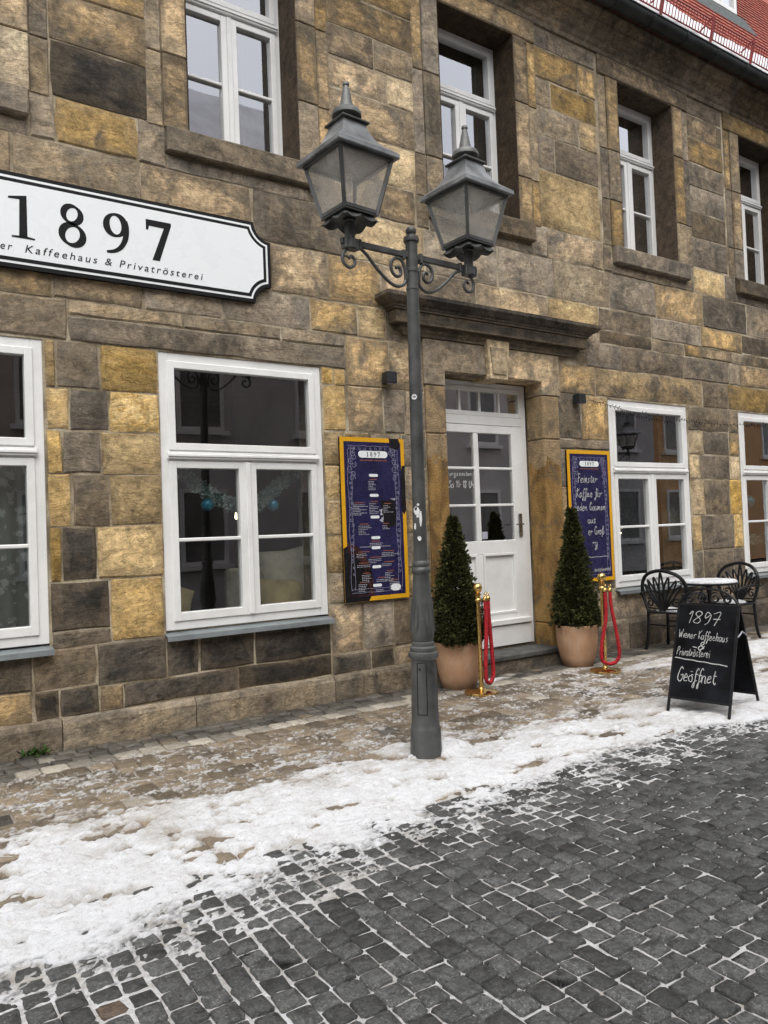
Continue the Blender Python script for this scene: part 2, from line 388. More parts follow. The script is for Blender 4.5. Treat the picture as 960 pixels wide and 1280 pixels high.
# upper storey between the window surrounds
for a, b in ((-1.25, -0.57), (1.22, 1.98)):
    course(4.92, 5.36, [a, b], 'k'); course(5.36, 5.75, [a, b], 't'); course(5.75, 6.2, [a, b], 't'); course(6.2, 6.65, [a, (a+b)/2, b], 'gt'); course(6.65, 7.02, [a, b], 'g')
course(4.92, 5.34, [3.66, 4.22, 4.70], 'gb'); course(5.34, 5.73, [3.66, 4.70], 't'); course(5.73, 6.04, [3.66, 4.36, 4.70], 'tb')
course(6.04, 6.35, [3.66, 4.21, 4.70], 'tg'); course(6.35, 6.68, [3.66, 4.70], 't'); course(6.68, 7.02, [3.66, 4.1, 4.70], 'gt')
course(4.92, 5.59, [6.43, 7.47], 'b'); course(5.59, 5.99, [6.43, 6.72, 7.47], 'gd'); course(5.99, 6.33, [6.43, 7.15, 7.47], 'gl')
course(6.33, 6.66, [6.43, 6.69, 7.47], 'gl'); course(6.66, 7.02, [6.43, 7.16, 7.47], 'tt')
for a, b in ((9.29, 10.12), (11.96, 13.3)):
    for z0, z1, c in ((4.93, 5.34, 'd'), (5.34, 5.69, 'd'), (5.69, 6.04, 'g'), (6.04, 6.36, 'g'), (6.36, 6.71, 't'), (6.71, 7.02, 't')): course(z0, z1, [a, b], c)
course(7.02, 7.26, [-1.25, -.57, 1.22, 1.98, 3.66, 4.70, 6.43, 7.47, 9.29, 10.12, 11.96, 13.3], 'g.g.g.g.g.g')
# course at sill height
course(4.57, 4.92, [-1.25, -.75, -.40], 'tg'); course(4.57, 4.92, [1.07, 1.25, 1.88, 2.11], 'glg')
course(4.57, 4.92, [3.44, 3.64, 4.2, 4.66, 4.83], 'gbtg'); course(4.57, 4.92, [6.32, 6.53, 7.48, 7.64], 'gtg'); course(4.57, 4.92, [9.15, 9.31, 10.03, 10.29], 'gbg'); course(4.57, 4.92, [11.81, 12.1, 13.3], 'gt')
for a, b in ((-.40, 1.07), (2.11, 3.44), (4.83, 6.32), (7.64, 9.15), (10.29, 11.81)): stone(a, b, 4.565, 4.685, 'g', gap=.004)
# courses running through
course(4.12, 4.57, [-1.25, -.1, .94, 1.885, 2.86, 3.84, 4.75, 5.745, 6.61, 7.57, 8.46, 9.48, 10.53, 11.5, 13.3], 'gtgtgbggbgtdgt')
course(3.68, 4.12, [-1.25, .3, 1.3, 2.2, 3.02, 3.61, 4.2, 4.62], 'ggtgttt')
course(3.80, 4.12, [4.62, 5.42, 6.50, 7.355], 'gtb')
course(3.845, 4.12, [7.355, 8.36, 9.41, 10.38, 11.4, 13.3], 'ggtdg'); course(3.68, 3.845, [7.355, 8.35, 9.02, 9.40, 10.1, 10.42, 11.5, 13.3], 'dgttggd')
course(3.37, 3.68, [-1.25, -.2, .6, 1.20, 1.89, 2.55, 3.40, 3.92, 4.24], 'tgttggtb')
course(3.52, 3.80, [6.98, 7.355], 'g'); stone(4.24, 4.46, 3.37, 3.68, 'g')
course(3.375, 3.68, [7.10, 7.73, 8.99, 10.02, 10.29, 11.3, 13.3], 'gddgtg')
# left lintels
course(3.055, 3.37, [-1.25, 1.305], 'd'); stone(1.305, 3.765, 3.055, 3.25, 'g', proud=.016); course(3.25, 3.37, [1.305, 2.2, 3.1, 3.765], 'ggg')
stone(3.765, 4.26, 2.90, 3.37, 't'); stone(4.26, 4.68, 2.90, 3.37, 't')
# pier between the two left shop windows
P0, P1 = 1.13, 1.985
course(2.69, 3.05, [P0, 1.21, 1.53, P1], 'ygy'); course(2.37, 2.69, [P0, 1.30, 1.59, P1], 'ydv'); course(2.04, 2.37, [P0, 1.24, 1.52, P1], 'ygb')
course(1.64, 2.04, [P0, 1.30, 1.58, P1], 'ydb'); course(1.23, 1.64, [P0, 1.22, 1.47, P1], 'ykb'); stone(P0, 1.56, .86, 1.23, 'k'); stone(1.56, P1, .75, 1.23, 'y')
stone(1.0, 1.45, .44, .74, 'd'); stone(P0, 1.56, .74, .86, 'd', gap=.004); stone(1.45, 1.985, .42, .75, 'k')
course(.225, .44, [1.0, 1.17, 1.46], 'kk'); course(.225, .42, [1.46, 1.64, 2.59, 3.51], 'tkk'); course(.42, .725, [1.985, 2.26, 2.75, 3.51], 'kkk')
course(.45, .725, [-1.25, -.4, .4, 1.0], 'ddd'); course(.225, .45, [-1.25, -.5, .3, 1.0], 'dgt')
# far left
for i, (z0, z1) in enumerate(((.725, 1.2), (1.2, 1.7), (1.7, 2.1), (2.1, 2.55), (2.55, 3.05))): course(z0, z1, [-1.25, -.8, -.39], 'yd' if i % 2 else 'by')
# pier between second window and door
course(2.89, 3.05, [3.50, 3.63, 3.755], 'yy'); stone(3.50, 3.755, 2.46, 2.89, 'y'); course(2.46, 2.90, [3.765, 4.18, 4.43, 4.68], 'tgg')
for i, (z0, z1) in enumerate(((.86, 1.15), (1.15, 1.5), (1.5, 1.82), (1.82, 2.14), (2.14, 2.46))):
    course(z0, z1, [3.50, 3.72, 4.0, 4.37, 4.68], ('gyyb', 'yddg', 'yygt', 'vggg', 'ytgg')[i])
course(.41, .86, [3.51, 3.86, 4.20, 4.68], 'tgd'); course(.225, .41, [3.51, 3.93, 4.2, 4.68], 'kkt')
# right of the door
course(3.03, 3.375, [6.60, 7.24], 't'); stone(7.24, 9.375, 3.025, 3.375, 'l'); stone(9.385, 9.97, 3.025, 3.375, 'd'); stone(9.97, 11.95, 3.025, 3.375, 'l'); stone(11.95, 13.3, 3.025, 3.375, 'g')
course(2.50, 3.03, [6.58, 6.97, 7.445], 'gt'); course(2.38, 2.50, [6.58, 7.445], 'g')
for i, (z0, z1) in enumerate(((.74, 1.1), (1.1, 1.5), (1.5, 1.95), (1.95, 2.38))): course(z0, z1, [6.58, 6.9, 7.445], ('dd', 'gt', 'td', 'gg')[i])
course(.355, .70, [6.58, 7.3, 8.05, 8.85, 9.62, 10.4, 11.2, 12.1, 13.3], 'dgddgddg'); stone(6.58, 7.3, .70, .74, 'g', gap=.002)
D0, D1 = 9.02, 10.19
course(2.70, 3.025, [D0, 9.95, D1], 'gt'); course(2.38, 2.70, [D0, 9.34, 9.94, D1], 'bdt'); course(2.05, 2.38, [D0, 9.25, 9.67, 9.93, D1], 'bddb')
course(1.57, 2.05, [D0, 9.32, 9.90, D1], 'vdy'); course(1.10, 1.57, [D0, 9.22, 9.96, D1], 'ydv'); course(.70, 1.10, [D0, 9.23, 9.93, D1], 'ddd')
for i, (z0, z1) in enumerate(((.70, 1.10), (1.10, 1.57), (1.57, 2.05), (2.05, 2.38), (2.38, 2.70), (2.70, 3.025))): course(z0, z1, [11.73, 12.1, 12.7, 13.3], ('ddg', 'ydg', 'vgd', 'bdd', 'tgd', 'gdg')[i])
# plinth blocks with weathered top slope
def plinth(x0, x1, zt, c, pr=.05):
    w = x1-x0-.008; mb = MB(); n = max(2, int(w/.25)); top = []
    prof = [(.03, -.12), (-pr, -.12), (-pr-.004, zt-.05), (-pr+.012, zt-.015), (-.006, zt), (.03, zt)]
    vs = []; fs = []; K = len(prof)
    for i in range(n+1):
        for j, (yy, zz) in enumerate(prof): vs.append((-w/2 + w*i/n, yy + (rng.uniform(-.005, .005) if 1 <= j <= 3 else 0), zz + (rng.uniform(-.008, .008) if 2 <= j <= 3 else 0)))
    for i in range(n):
        for j in range(K): j2 = (j+1) % K; fs.append((i*K+j, i*K+j2, (i+1)*K+j2, (i+1)*K+j))
    fs += [tuple(range(K)), tuple(n*K+j for j in range(K))[::-1]]
    mb.add(vs, fs); mb.build('plinth_block', M[c], wall, loc=((x0+x1)/2, 0, 0))
for x0, x1, zt, c in ((-1.25, .35, .225, 'd'), (.35, 1.18, .225, 'd'), (1.18, 2.2, .225, 'g'), (2.2, 3.5, .225, 'g'), (3.5, 4.7, .225, 'g'),
                      (6.56, 7.6, .35, 'd'), (7.6, 8.7, .35, 'd'), (8.7, 9.9, .35, 'g'), (9.9, 11.1, .35, 'd'), (11.1, 13.3, .35, 'd')): plinth(x0, x1, zt, c)

# ---------------------------------------------------------------- upper window surrounds
def surround(x0, x1):
    s = empty('window_surround', ((x0+x1)/2, 0, UZ0), 0, house); cx = (x0+x1)/2
    def part(name, a, b, y0, y1, z0, z1, mat, bev=.008):
        return MB().box(-(b-a)/2, (b-a)/2, y0, y1, -(z1-z0)/2, (z1-z0)/2, bev).build(name, M[mat], s, loc=((a+b)/2-cx, 0, (z0+z1)/2-UZ0))
    for sgn in (-1, 1):
        e = x0 if sgn < 0 else x1
        zc = [UZ0, 5.45 + rng.uniform(-.15, .15), 6.2 + rng.uniform(-.15, .2), UZ1]
        for k in range(3):
            c = rng.choice('tbgtt') if k else rng.choice('gtb')
            a, b = (e-.205, e) if sgn < 0 else (e, e+.205)
            part('jamb_stone', a, b, -.026, .20, zc[k]+.004, zc[k+1]-.004, c)
            a, b = (e-.345, e-.212) if sgn < 0 else (e+.212, e+.345)
            part('outer_band_stone', a, b, -.009, .05, zc[k]+.004, zc[k+1]-.004, rng.choice('gtg'))
        a, b = (e-.001, e+.010) if sgn < 0 else (e-.010, e+.001)
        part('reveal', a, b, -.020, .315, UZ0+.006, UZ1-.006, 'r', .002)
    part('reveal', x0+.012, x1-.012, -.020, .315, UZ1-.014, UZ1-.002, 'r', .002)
    part('lintel', x0-.345, x1+.345, -.024, .06, UZ1+.004, 7.27, 't', .01)
    part('sill', x0-.20, x1+.19, -.075, .30, 4.69, UZ0-.001, 'g' if x0 < 4 else 'd', .012)
for a, b in UW: surround(a, b)

# ---------------------------------------------------------------- windows
def glazed(win, x0, x1, z0, z1, y, name='pane', g='glass'):
    """pane of glass in local coordinates of its window"""
    return MB().box(-(x1-x0)/2, (x1-x0)/2, -.003, .003, -(z1-z0)/2, (z1-z0)/2).build(name, M['shopglass' if win.location.z < 3 else 'glass'], win, loc=((x0+x1)/2, y, (z0+z1)/2))
def ring(x0, x1, z0, z1, w, y0, y1, b=.004, wb=None):
    mb = MB(); wb = w if wb is None else wb
    mb.box(x0, x0+w, y0, y1, z0, z1, b); mb.box(x1-w, x1, y0, y1, z0, z1, b)
    mb.box(x0+w-.001, x1-w+.001, y0+.0008, y1-.001, z1-w, z1-.0006, b); mb.box(x0+w-.001, x1-w+.001, y0+.0008, y1-.001, z0+.0006, z0+wb, b)
    return mb
def window(x0, x1, z0, z1, yf, fw, sw, ztr, label=None):
    W_ = x1-x0; H = z1-z0
    w = empty('window', (x0, yf, z0), 0, house)
    if label: w['label'] = label
    ring(0, W_, 0, H, fw, 0, .09).build('frame', M['white'], w)
    t = ztr-z0                                   # transom centre
    MB().box(fw, W_-fw, .004, .085, t-.055, t+.055, .004).build('transom', M['white'], w)
    mb = MB()                                    # moulded drip rail on the transom
    for (p, a, b) in ((.030, t-.028, t-.010), (.042, t-.010, t+.012), (.022, t+.012, t+.030)): mb.box(fw-.03, W_-fw+.03, -p, .006, a, b, .003)
    mb.build('drip_rail', M['white'], w)
    a, b, c, d = fw-.012, W_-fw+.012, t+.045, H-fw+.012
    ring(a, b, c, d, sw, -.014, .07).build('sash', M['white'], w)
    glazed(w, a+sw-.004, b-sw+.004, c+sw-.004, d-sw+.004, .035)
    c, d = fw-.012, t-.045; xm = W_/2
    MB().box(xm-.024, xm+.024, -.026, .06, c+.004, d-.002, .006).build('mullion', M['white'], w)
    for a, b in ((fw-.012, xm-.022), (xm+.022, W_-fw+.012)):
        ring(a, b, c, d, sw, -.012, .07, wb=sw+.012).build('sash', M['white'], w)
        zm = (c+d+.012)/2
        MB().box(a+sw-.002, b-sw+.002, -.002, .06, zm-.015, zm+.015, .006).build('muntin', M['white'], w)
        glazed(w, a+sw-.004, b-sw+.004, c+sw+.008, zm-.012, .035); glazed(w, a+sw-.004, b-sw+.004, zm+.012, d-sw+.004, .035)
    return w
for i, (a, b, c, d) in enumerate(GW):
    w = window(a, b, c, d, .012, .082, .058, 2.20 if i < 2 else 2.15)
    prof = [(.02, -.012), (-.085, -.035), (-.088, -.075), (-.080, -.075), (-.078, -.043), (.02, -.02)]
    MB().extr_x(prof, -.015, b-a+.015).build('zinc_sill', M['zinc'], w)
for i, (a, b) in enumerate(UW):
    window(a, b, UZ0+.01, UZ1-.015, .30, .065, .055, 6.29)

# ---------------------------------------------------------------- doorway
dw = empty('doorway', (5.62, 0, 0), 0, house)
def dpart(name, x0, x1, y0, y1, z0, z1, c, bev=.008):
    return MB().box(-(x1-x0)/2, (x1-x0)/2, y0, y1, -(z1-z0)/2, (z1-z0)/2, bev).build(name, M[c], dw, loc=((x0+x1)/2-5.62, 0, (z0+z1)/2))
def jambstone():
    m = NM('jamb_ochre_stain'); v = m.coord('Object', False); sx = m.n('ShaderNodeSeparateXYZ'); m.l(v, sx.inputs[0])
    n = m.noise(m.coord('Object', False, scale=(2.2, 2.2, .9)), 2.2, 7, .68, .5); n2 = m.noise(v, 12, 7, .72, .4); n3 = m.noise(v, 3.4, 7, .7, .6)
    clean = m.mix(m.ramp(n2, [(.36, 0.), (.62, 1.)]), (.42, .30, .165), (.24, .175, .105))
    och = m.ramp(n, [(.32, (.085, .050, .020)), (.46, (.22, .125, .040)), (.60, (.36, .215, .070)), (.75, (.44, .29, .12))])
    och = m.mix(m.ramp(n2, [(.34, .6), (.48, 0.)]), och, (.10, .06, .025))
    mask = m.ramp(m.math('ADD', m.math('MULTIPLY', sx.outputs[2], -1.0), m.math('MULTIPLY_ADD', n3, 1.5, 1.95)), [(.46, 0.), (.50, 1.)])
    c = m.mix(mask, clean, och)
    c = m.mix(m.ramp(n3, [(.54, 0.), (.63, .75)]), c, (.12, .095, .065))
    c = m.mix(m.ramp(m.noise(v, 110, 3, .7), [(.3, .4), (.6, 0.)]), c, (.09, .06, .03))
    return m.bsdf(c, .85, 0, m.bump(m.math('ADD', n2, m.noise(v, 60, 3)), .8, .018), .25)
M['jamb'] = jambstone()
def jamb(x0, x1, z0, z1):
    MB().box(x0-5.62, x1-5.62, -.030, .235, z0, z1, .012).build('jamb_stone', M['jamb'], dw)
for a, b in ((4.68, 4.93), (6.31, 6.575)):
    for z0, z1 in ((0.0, .42), (.425, 2.48), (2.485, 2.97)): jamb(a, b, z0, z1)
dpart('lintel_stone', 4.665, 5.49, -.034, .235, 2.975, 3.44, 'g'); dpart('lintel_stone', 5.765, 6.60, -.034, .235, 2.975, 3.44, 't')
# cut the clear opening: lintel stones stay above it
for o in [c for c in dw.children if c.name.startswith('lintel_stone')]:
    me = o.data; bm = bmesh.new(); left = o.location.x < 0
    pl = [(4.665, 2.975), (4.93, 2.975), (4.93, 3.12), (5.495, 3.125), (5.475, 3.44), (4.665, 3.44)] if left else [(5.76, 3.125), (6.31, 3.12), (6.31, 2.975), (6.60, 2.975), (6.60, 3.44), (5.78, 3.44)]
    mb = MB().prism([(x-5.62-o.location.x, z-o.location.z) for x, z in pl], -.034, .235)
    n = bpy.data.meshes.new('lintel_stone'); n.from_pydata(mb.v, [], mb.f); bm.from_mesh(n); bmesh.ops.recalc_face_normals(bm, faces=bm.faces[:]); bmesh.ops.bevel(bm, geom=bm.edges[:], offset=.008, segments=1, affect='EDGES'); bm.to_mesh(n); bm.free()
    n.materials.append(me.materials[0]); o.data = n
MB().prism([(5.505-5.62, 3.09), (5.75-5.62, 3.09), (5.785-5.62, 3.50), (5.465-5.62, 3.50)], -.085, .2).build('keystone', M['b'], dw)
MB().prism([(5.535-5.62, 3.14), (5.72-5.62, 3.14), (5.745-5.62, 3.42), (5.505-5.62, 3.42)], -.097, -.08).build('keystone_panel', M['b'], dw)
def hood(rings, name, c):
    mb = MB(); vs = []; fs = []
    for (p, z) in rings:
        e = (p-.05)*1.55
        vs += [(4.40-e-5.62, -p, z), (6.84+e-5.62, -p, z), (6.84+e-5.62, .02, z), (4.40-e-5.62, .02, z)]
    n = len(rings)
    for i in range(n-1):
        for k in range(4): k2 = (k+1) % 4; fs.append((i*4+k, i*4+k2, (i+1)*4+k2, (i+1)*4+k))
    fs += [(3, 2, 1, 0), tuple((n-1)*4+k for k in range(4))]
    return mb.add(vs, fs).build(name, M[c], dw)
hood([(.045, 3.445), (.05, 3.47), (.075, 3.49), (.078, 3.535)], 'hood_bed_moulding', 'd')
hood([(.135, 3.54), (.135, 3.655)], 'hood_fascia', 'k')
hood([(.150, 3.66), (.150, 3.675), (.165, 3.685), (.168, 3.70), (.190, 3.715), (.225, 3.755), (.232, 3.765), (.232, 3.80), (.10, 3.835)], 'hood_cornice', 'k')
# door step
mb = MB(); mb.box(4.70-5.62, 6.37-5.62, -.16, .24, .125, .175, .008); mb.build('step_slab', M['step'], dw)
MB().box(4.74-5.62, 6.33-5.62, -.135, .22, -.1, .124, .01).build('step_riser', M['d'], dw)
# the door itself
Y0 = .20
MB().box(4.935-5.62, 6.305-5.62, .236, .46, -.1, .20, 0).build('threshold_stone', M['d'], dw)
ring(4.94-5.62, 6.30-5.62, .20, 3.115, .075, Y0+.04, Y0+.13).build('door_frame', M['white'], dw)
MB().box(5.01-5.62, 6.23-5.62, Y0+.035, Y0+.12, 2.645, 2.755, .004).build('door_transom', M['white'], dw)
ring(5.0-5.62, 6.24-5.62, 2.74, 3.06, .05, Y0+.03, Y0+.10).build('fanlight_sash', M['white'], dw)
xs = [5.05, 5.335, 5.62, 5.905, 6.19]
for i in range(4):
    MB().box(-.1425, .1425, -.003, .003, -.115, .115).build('pane', M['glass'], dw, loc=((xs[i]+xs[i+1])/2-5.62, Y0+.06, 2.90))
    if i: MB().box(xs[i]-5.62-.014, xs[i]-5.62+.014, Y0+.04, Y0+.085, 2.785, 3.015, .004).build('muntin', M['white'], dw)
leaf = empty('door_leaf', (0, Y0, .42), 0, dw)
a, b, H = -.60, .61, 2.22
def lpart(x0, x1, y0, y1, z0, z1, name='rail', c='white', bev=.006): return MB().box(x0, x1, y0, y1, z0-.42, z1-.42, bev).build(name, M[c], leaf)
xm = -.085
lpart(a, a+.11, .03, .085, .43, 2.64, 'stile'); lpart(b-.17, b, .03, .085, .43, 2.64, 'stile')
lpart(a+.108, b-.168, .031, .084, 2.55, 2.639, 'rail'); lpart(a+.108, b-.168, .031, .084, 1.225, 1.37, 'rail'); lpart(a+.108, b-.168, .031, .084, .431, .56, 'rail')
lpart(xm-.035, xm+.035, .0315, .083, 1.371, 2.549, 'muntin'); lpart(xm-.04, xm+.04, .0315, .083, .561, 1.224, 'muntin')
for z in (1.76, 2.165): lpart(a+.109, b-.169, .034, .08, z-.014, z+.014, 'muntin')
for x0, x1 in ((a+.11, xm-.035), (xm+.035, b-.17)):
    for z0, z1 in ((1.37, 1.746), (1.774, 2.151), (2.179, 2.55)):
        MB().box(-(x1-x0)/2, (x1-x0)/2, -.003, .003, -(z1-z0)/2, (z1-z0)/2).build('pane', M['glass'], leaf, loc=((x0+x1)/2, .06, (z0+z1)/2-.42))
for x0, x1 in ((a+.108, xm-.038), (xm+.038, b-.168)):
    ring(x0+.004, x1-.004, .555-.42, 1.23-.42, .03, .026, .06).build('panel_moulding', M['white'], leaf)
    MB().box(x0+.02, x1-.02, .055, .075, .57-.42, 1.21-.42).build('panel', M['white'], leaf)
lpart(a-.01, b+.01, .0, .05, .435, .495, 'weather_bar')
dpart('kick_board', 5.0, 6.24, Y0+.022, Y0+.08, .205, .425, 'white', .004)
mb = MB().box(b-.115, b-.060, .016, .03, 1.23-.0-.42+.17, 1.23-.42+.43, .006); hb = mb.build('handle_plate', M['steel'], leaf)
MB().tube([(b-.09, .03, 1.27), (b-.09, -.03, 1.27), (b-.105, -.045, 1.27), (b-.21, -.045, 1.268)], .009, 8).build('door_handle', M['steel'], leaf, loc=(0, 0, -.42+.27), smooth=True)

# ---------------------------------------------------------------- eaves, gutter and roof
cor = empty('eaves_cornice', (0, 0, 0), 0, house)
prof = [(.10, 7.26), (-.03, 7.262), (-.035, 7.31), (-.06, 7.33), (-.06, 7.39), (-.09, 7.42), (-.13, 7.47), (-.18, 7.49), (-.18, 7.53), (-.235, 7.57), (-.26, 7.60), (-.26, 7.64), (.10, 7.64)]
xs = [-1.3, 1.1, 3.3, 5.2, 7.35, 9.15, 10.3, 12.0, 13.4]
for i in range(len(xs)-1): MB().extr_x(prof, xs[i]+.003, xs[i+1]-.003).build('cornice_stone', M['g' if i % 2 else 'd'], cor)
gut = empty('gutter', (0, -.385, 7.665), 0, house)
n = 9; arc = [(-.10*math.cos(math.pi*k/n), -.10*math.sin(math.pi*k/n)) for k in range(n+1)]; inn = [(x*.93, z*.93) for x, z in arc[::-1]]
for i in range(5): MB().extr_x(arc+inn, -1.6+3*i, 1.395+3*i).build('gutter_length', M['gutter'], gut, smooth=30)
MB().tube([(-1.6, -.10, 0), (13.4, -.10, 0)], .012, 8).build('gutter_bead', M['gutter'], gut)
for i in range(22):
    x = -1.2 + i*.66; arc2 = [(p*1.06, q*1.06) for p, q in arc] + [(p*1.0, q*1.0) for p, q in arc[::-1]]
    MB().extr_x(arc2, x, x+.03).build('gutter_bracket', M['gutter'], gut)
roof = empty('roof', (0, -.33, 7.66), 0, house)
SL = R(61); cs, sn = math.cos(SL), math.sin(SL)
def tilemat():
    m = NM('red_clay_tile'); v = m.coord('Object', False); n = m.noise(v, 3, 5); n2 = m.noise(v, 9, 2)
    c = m.ramp(n2, [(.3, (.22, .045, .03)), (.7, (.36, .085, .05))]); c = m.mix(m.ramp(n, [(.5, 0.), (.75, .5)]), c, (.12, .04, .03))
    return m.bsdf(c, .75, 0, m.bump(m.noise(v, 60, 3), .3, .01))
M['tile'] = tilemat()
def snowmat():
    m = NM('snow'); at = m.n('ShaderNodeAttribute'); at.attribute_name = 'dirt'
    v = m.coord('Object', False); a = m.noise(v, 4, 8, .70, .5); b = m.noise(v, 42, 6, .75, .3)
    mp = m.n('ShaderNodeMapping'); mp.inputs['Scale'].default_value = (1, 2.4, 1); mp.inputs['Rotation'].default_value = (0, 0, .12); m.l(v, mp.inputs['Vector']); k = m.noise(mp.outputs[0], 11, 8, .74, .7)
    d = m.math('ADD', at.outputs['Fac'], m.math('ADD', m.math('MULTIPLY_ADD', a, .9, -.42), m.math('MULTIPLY_ADD', k, .95, -.46)))
    c = m.ramp(d, [(0.0, (.70, .715, .735)), (.18, (.63, .635, .645)), (.40, (.48, .465, .445)), (.70, (.34, .30, .25)), (1.0, (.19, .15, .11))])
    c = m.mix(m.ramp(b, [(.33, .6), (.45, 0.)]), c, (.34, .30, .26))
    c = m.mix(m.ramp(b, [(.60, 0.), (.70, .5)]), c, (.78, .79, .80))
    h = m.math('ADD', m.math('MULTIPLY', a, .4), m.math('ADD', m.math('MULTIPLY', k, .7), m.math('MULTIPLY', b, .6)))
    rr = m.ramp(d, [(.2, .75), (.9, .36)])
    cv = m.n('ShaderNodeAttribute'); cv.attribute_name = 'cover'
    al = m.math('ADD', cv.outputs['Fac'], m.math('MULTIPLY', m.math('SUBTRACT', 1.0, cv.outputs['Fac']), m.math('MULTIPLY_ADD', m.noise(v, 60, 5, .75), 3.4, -1.7)))
    return m.bsdf(c, rr, 0, m.bump(h, .9, .022), .4, Alpha=m.ramp(al, [(0., 0.), (1., 1.)]))
M['snow'] = snowmat()
def solid_snow(o):
    at = o.data.attributes.new('cover', 'FLOAT', 'POINT'); at.data.foreach_set('value', [1.0]*len(o.data.vertices))
MB().add([(-1.6,0,0),(22,0,0),(22,9*cs,9*sn),(-1.6,9*cs,9*sn),(-1.6,.13,-.02),(22,.13,-.02),(22,9*cs+.1,9*sn-.1),(-1.6,9*cs+.1,9*sn-.1)],
         [(0,1,2,3),(7,6,5,4),(0,4,5,1),(1,5,6,2),(2,6,7,3),(3,7,4,0)]).build('roof_deck', M['tile'], roof)
mb = MB(); tw, te, tl = .18, .155, .30
for j in range(30):
    for i in range(60):
        x = 7.0 + i*tw + (tw/2 if j % 2 else 0); s0 = .02 + j*te
        pts = []
        ww = tw*.485; 
        o = [(-ww, tl), (-ww, .055), (-ww*.75, .022), (-ww*.35, .004), (0, 0), (ww*.35, .004), (ww*.75, .022), (ww, .055), (ww, tl)]
        vs = []
        for top in (1, 0):
            for (dx, ds) in o:
                s_ = s0+ds; hgt = .030*(1-ds/tl) + (.013 if top else 0) + .004
                vs.append((x+dx, s_*cs - hgt*sn, s_*sn + hgt*cs))
        k = len(o); fs = [tuple(range(k)), tuple(range(2*k-1, k-1, -1))] + [(q, q+k, (q+1) % k+k, (q+1) % k) for q in range(k)]
        mb.add(vs, fs)
tag(mb.build('roof_tiles', M['tile'], roof), kind='stuff')
# snow held back by the guard
g = 60; mb = MB(); vs = []; fs = []
prof = [(.06, .03), (.07, .07), (.13, .085), (.25, .09), (.42, .085), (.85, .08), (.95, .05)]
for i in range(g+1):
    x = 5.2 + i*(13.4-5.2)/g
    for s_, h in prof:
        ss = s_ + rng.uniform(-.02, .02) + (0.10*math.sin(x*1.7) if s_ > .5 else 0); hh = h*rng.uniform(.8, 1.1)
        vs.append((x, ss*cs-hh*sn, ss*sn+hh*cs))
k = len(prof)
for i in range(g):
    for j in range(k-1): fs.append((i*k+j, (i+1)*k+j, (i+1)*k+j+1, i*k+j+1))
o = mb.add(vs, fs).build('roof_snow', M['snow'], roof, smooth='all'); solid_snow(o); tag(o, kind='stuff')
M['redrail'] = plain('red_snow_guard', (.26, .035, .03), .5, .2, .2)
sg = MB(); gs = .20; base = Vector((0, gs*cs-.10*sn, gs*sn+.10*cs)); n3 = Vector((0, -.25, .97)).normalized()
for x0 in np.arange(5.4, 13.4, 2.0):
    x1 = min(13.4, x0+1.99); mb = MB()
    for h in (.02, .24): 
        p = base+n3*h; mb.tube([(x0, p.y, p.z), (x1, p.y, p.z)], .010, 6)
    x = x0+.03
    while x < x1:
        p, q = base+n3*.02, base+n3*.24; mb.tube([(x, p.y, p.z), (x, q.y, q.z)], .0065, 5); x += .062
    for x in (x0+.05, (x0+x1)/2):
        p, q = base-n3*.06, base+n3*.30; mb.tube([(x, p.y, p.z), (x, q.y, q.z)], .018, 6)
        r_ = base + Vector((0, .26, .16)); mb.tube([(x, q.y, q.z), (x, r_.y, r_.z)], .012, 5)
    mb.build('snow_guard', M['redrail'], roof)
# dormer
dm = empty('dormer', (11.42, .80, 9.72), 0, house)
M['dormer'] = plain('dormer_sheet', (.055, .065, .062), .5, .2, .15)
mb = MB(); mb.prism([(-.75, -.25), (.75, -.25), (.75, 1.5), (-.75, 1.5)], .05, 1.6); mb.build('dormer_wall', M['dormer'], dm)
MB().extr_x([(-.03, .04), (.08, .04), (.08, -.40), (-.24, -.38), (-.23, -.34)], -.82, .82).build('dormer_apron', M['dormer'], dm)
ring(-.60, .60, .05, 1.30, .07, -.03, .06).build('dormer_frame', M['white'], dm)
for x in (-.2, .2): MB().box(x-.03, x+.03, -.025, .05, .12, 1.23, .004).build('dormer_mullion', M['white'], dm)
for x in (-.38, 0, .38): MB().box(-.17, .17, -.003, .003, -.55, .55).build('pane', M['glass'], dm, loc=(x, .02, .67))
MB().extr_x([(-.15, 1.5), (1.8, 1.7), (1.8, 1.78), (-.15, 1.58)], -.9, .9).build('dormer_roof', M['tile'], dm)

# ---------------------------------------------------------------- rooms behind the windows
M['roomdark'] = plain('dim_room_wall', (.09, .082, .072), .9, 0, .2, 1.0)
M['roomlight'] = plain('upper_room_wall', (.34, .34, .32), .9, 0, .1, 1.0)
def room(x0, x1, y0, y1, z0, z1, c):
    mb = MB().box(x0, x1, y0, y1, z0, z1); mb.f = [f for i, f in enumerate(mb.f) if i != 2]   # open towards the street
    mb.build('room', M[c], house, fix=False)
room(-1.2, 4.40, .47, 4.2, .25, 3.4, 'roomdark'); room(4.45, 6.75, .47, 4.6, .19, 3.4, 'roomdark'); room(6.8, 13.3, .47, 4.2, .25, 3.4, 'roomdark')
for a, b in ((-1.2, 1.5), (1.55, 4.1), (4.15, 7.0), (7.05, 9.7), (9.75, 13.3)): room(a, b, .47, 3.6, 4.3, 7.6, 'roomlight')
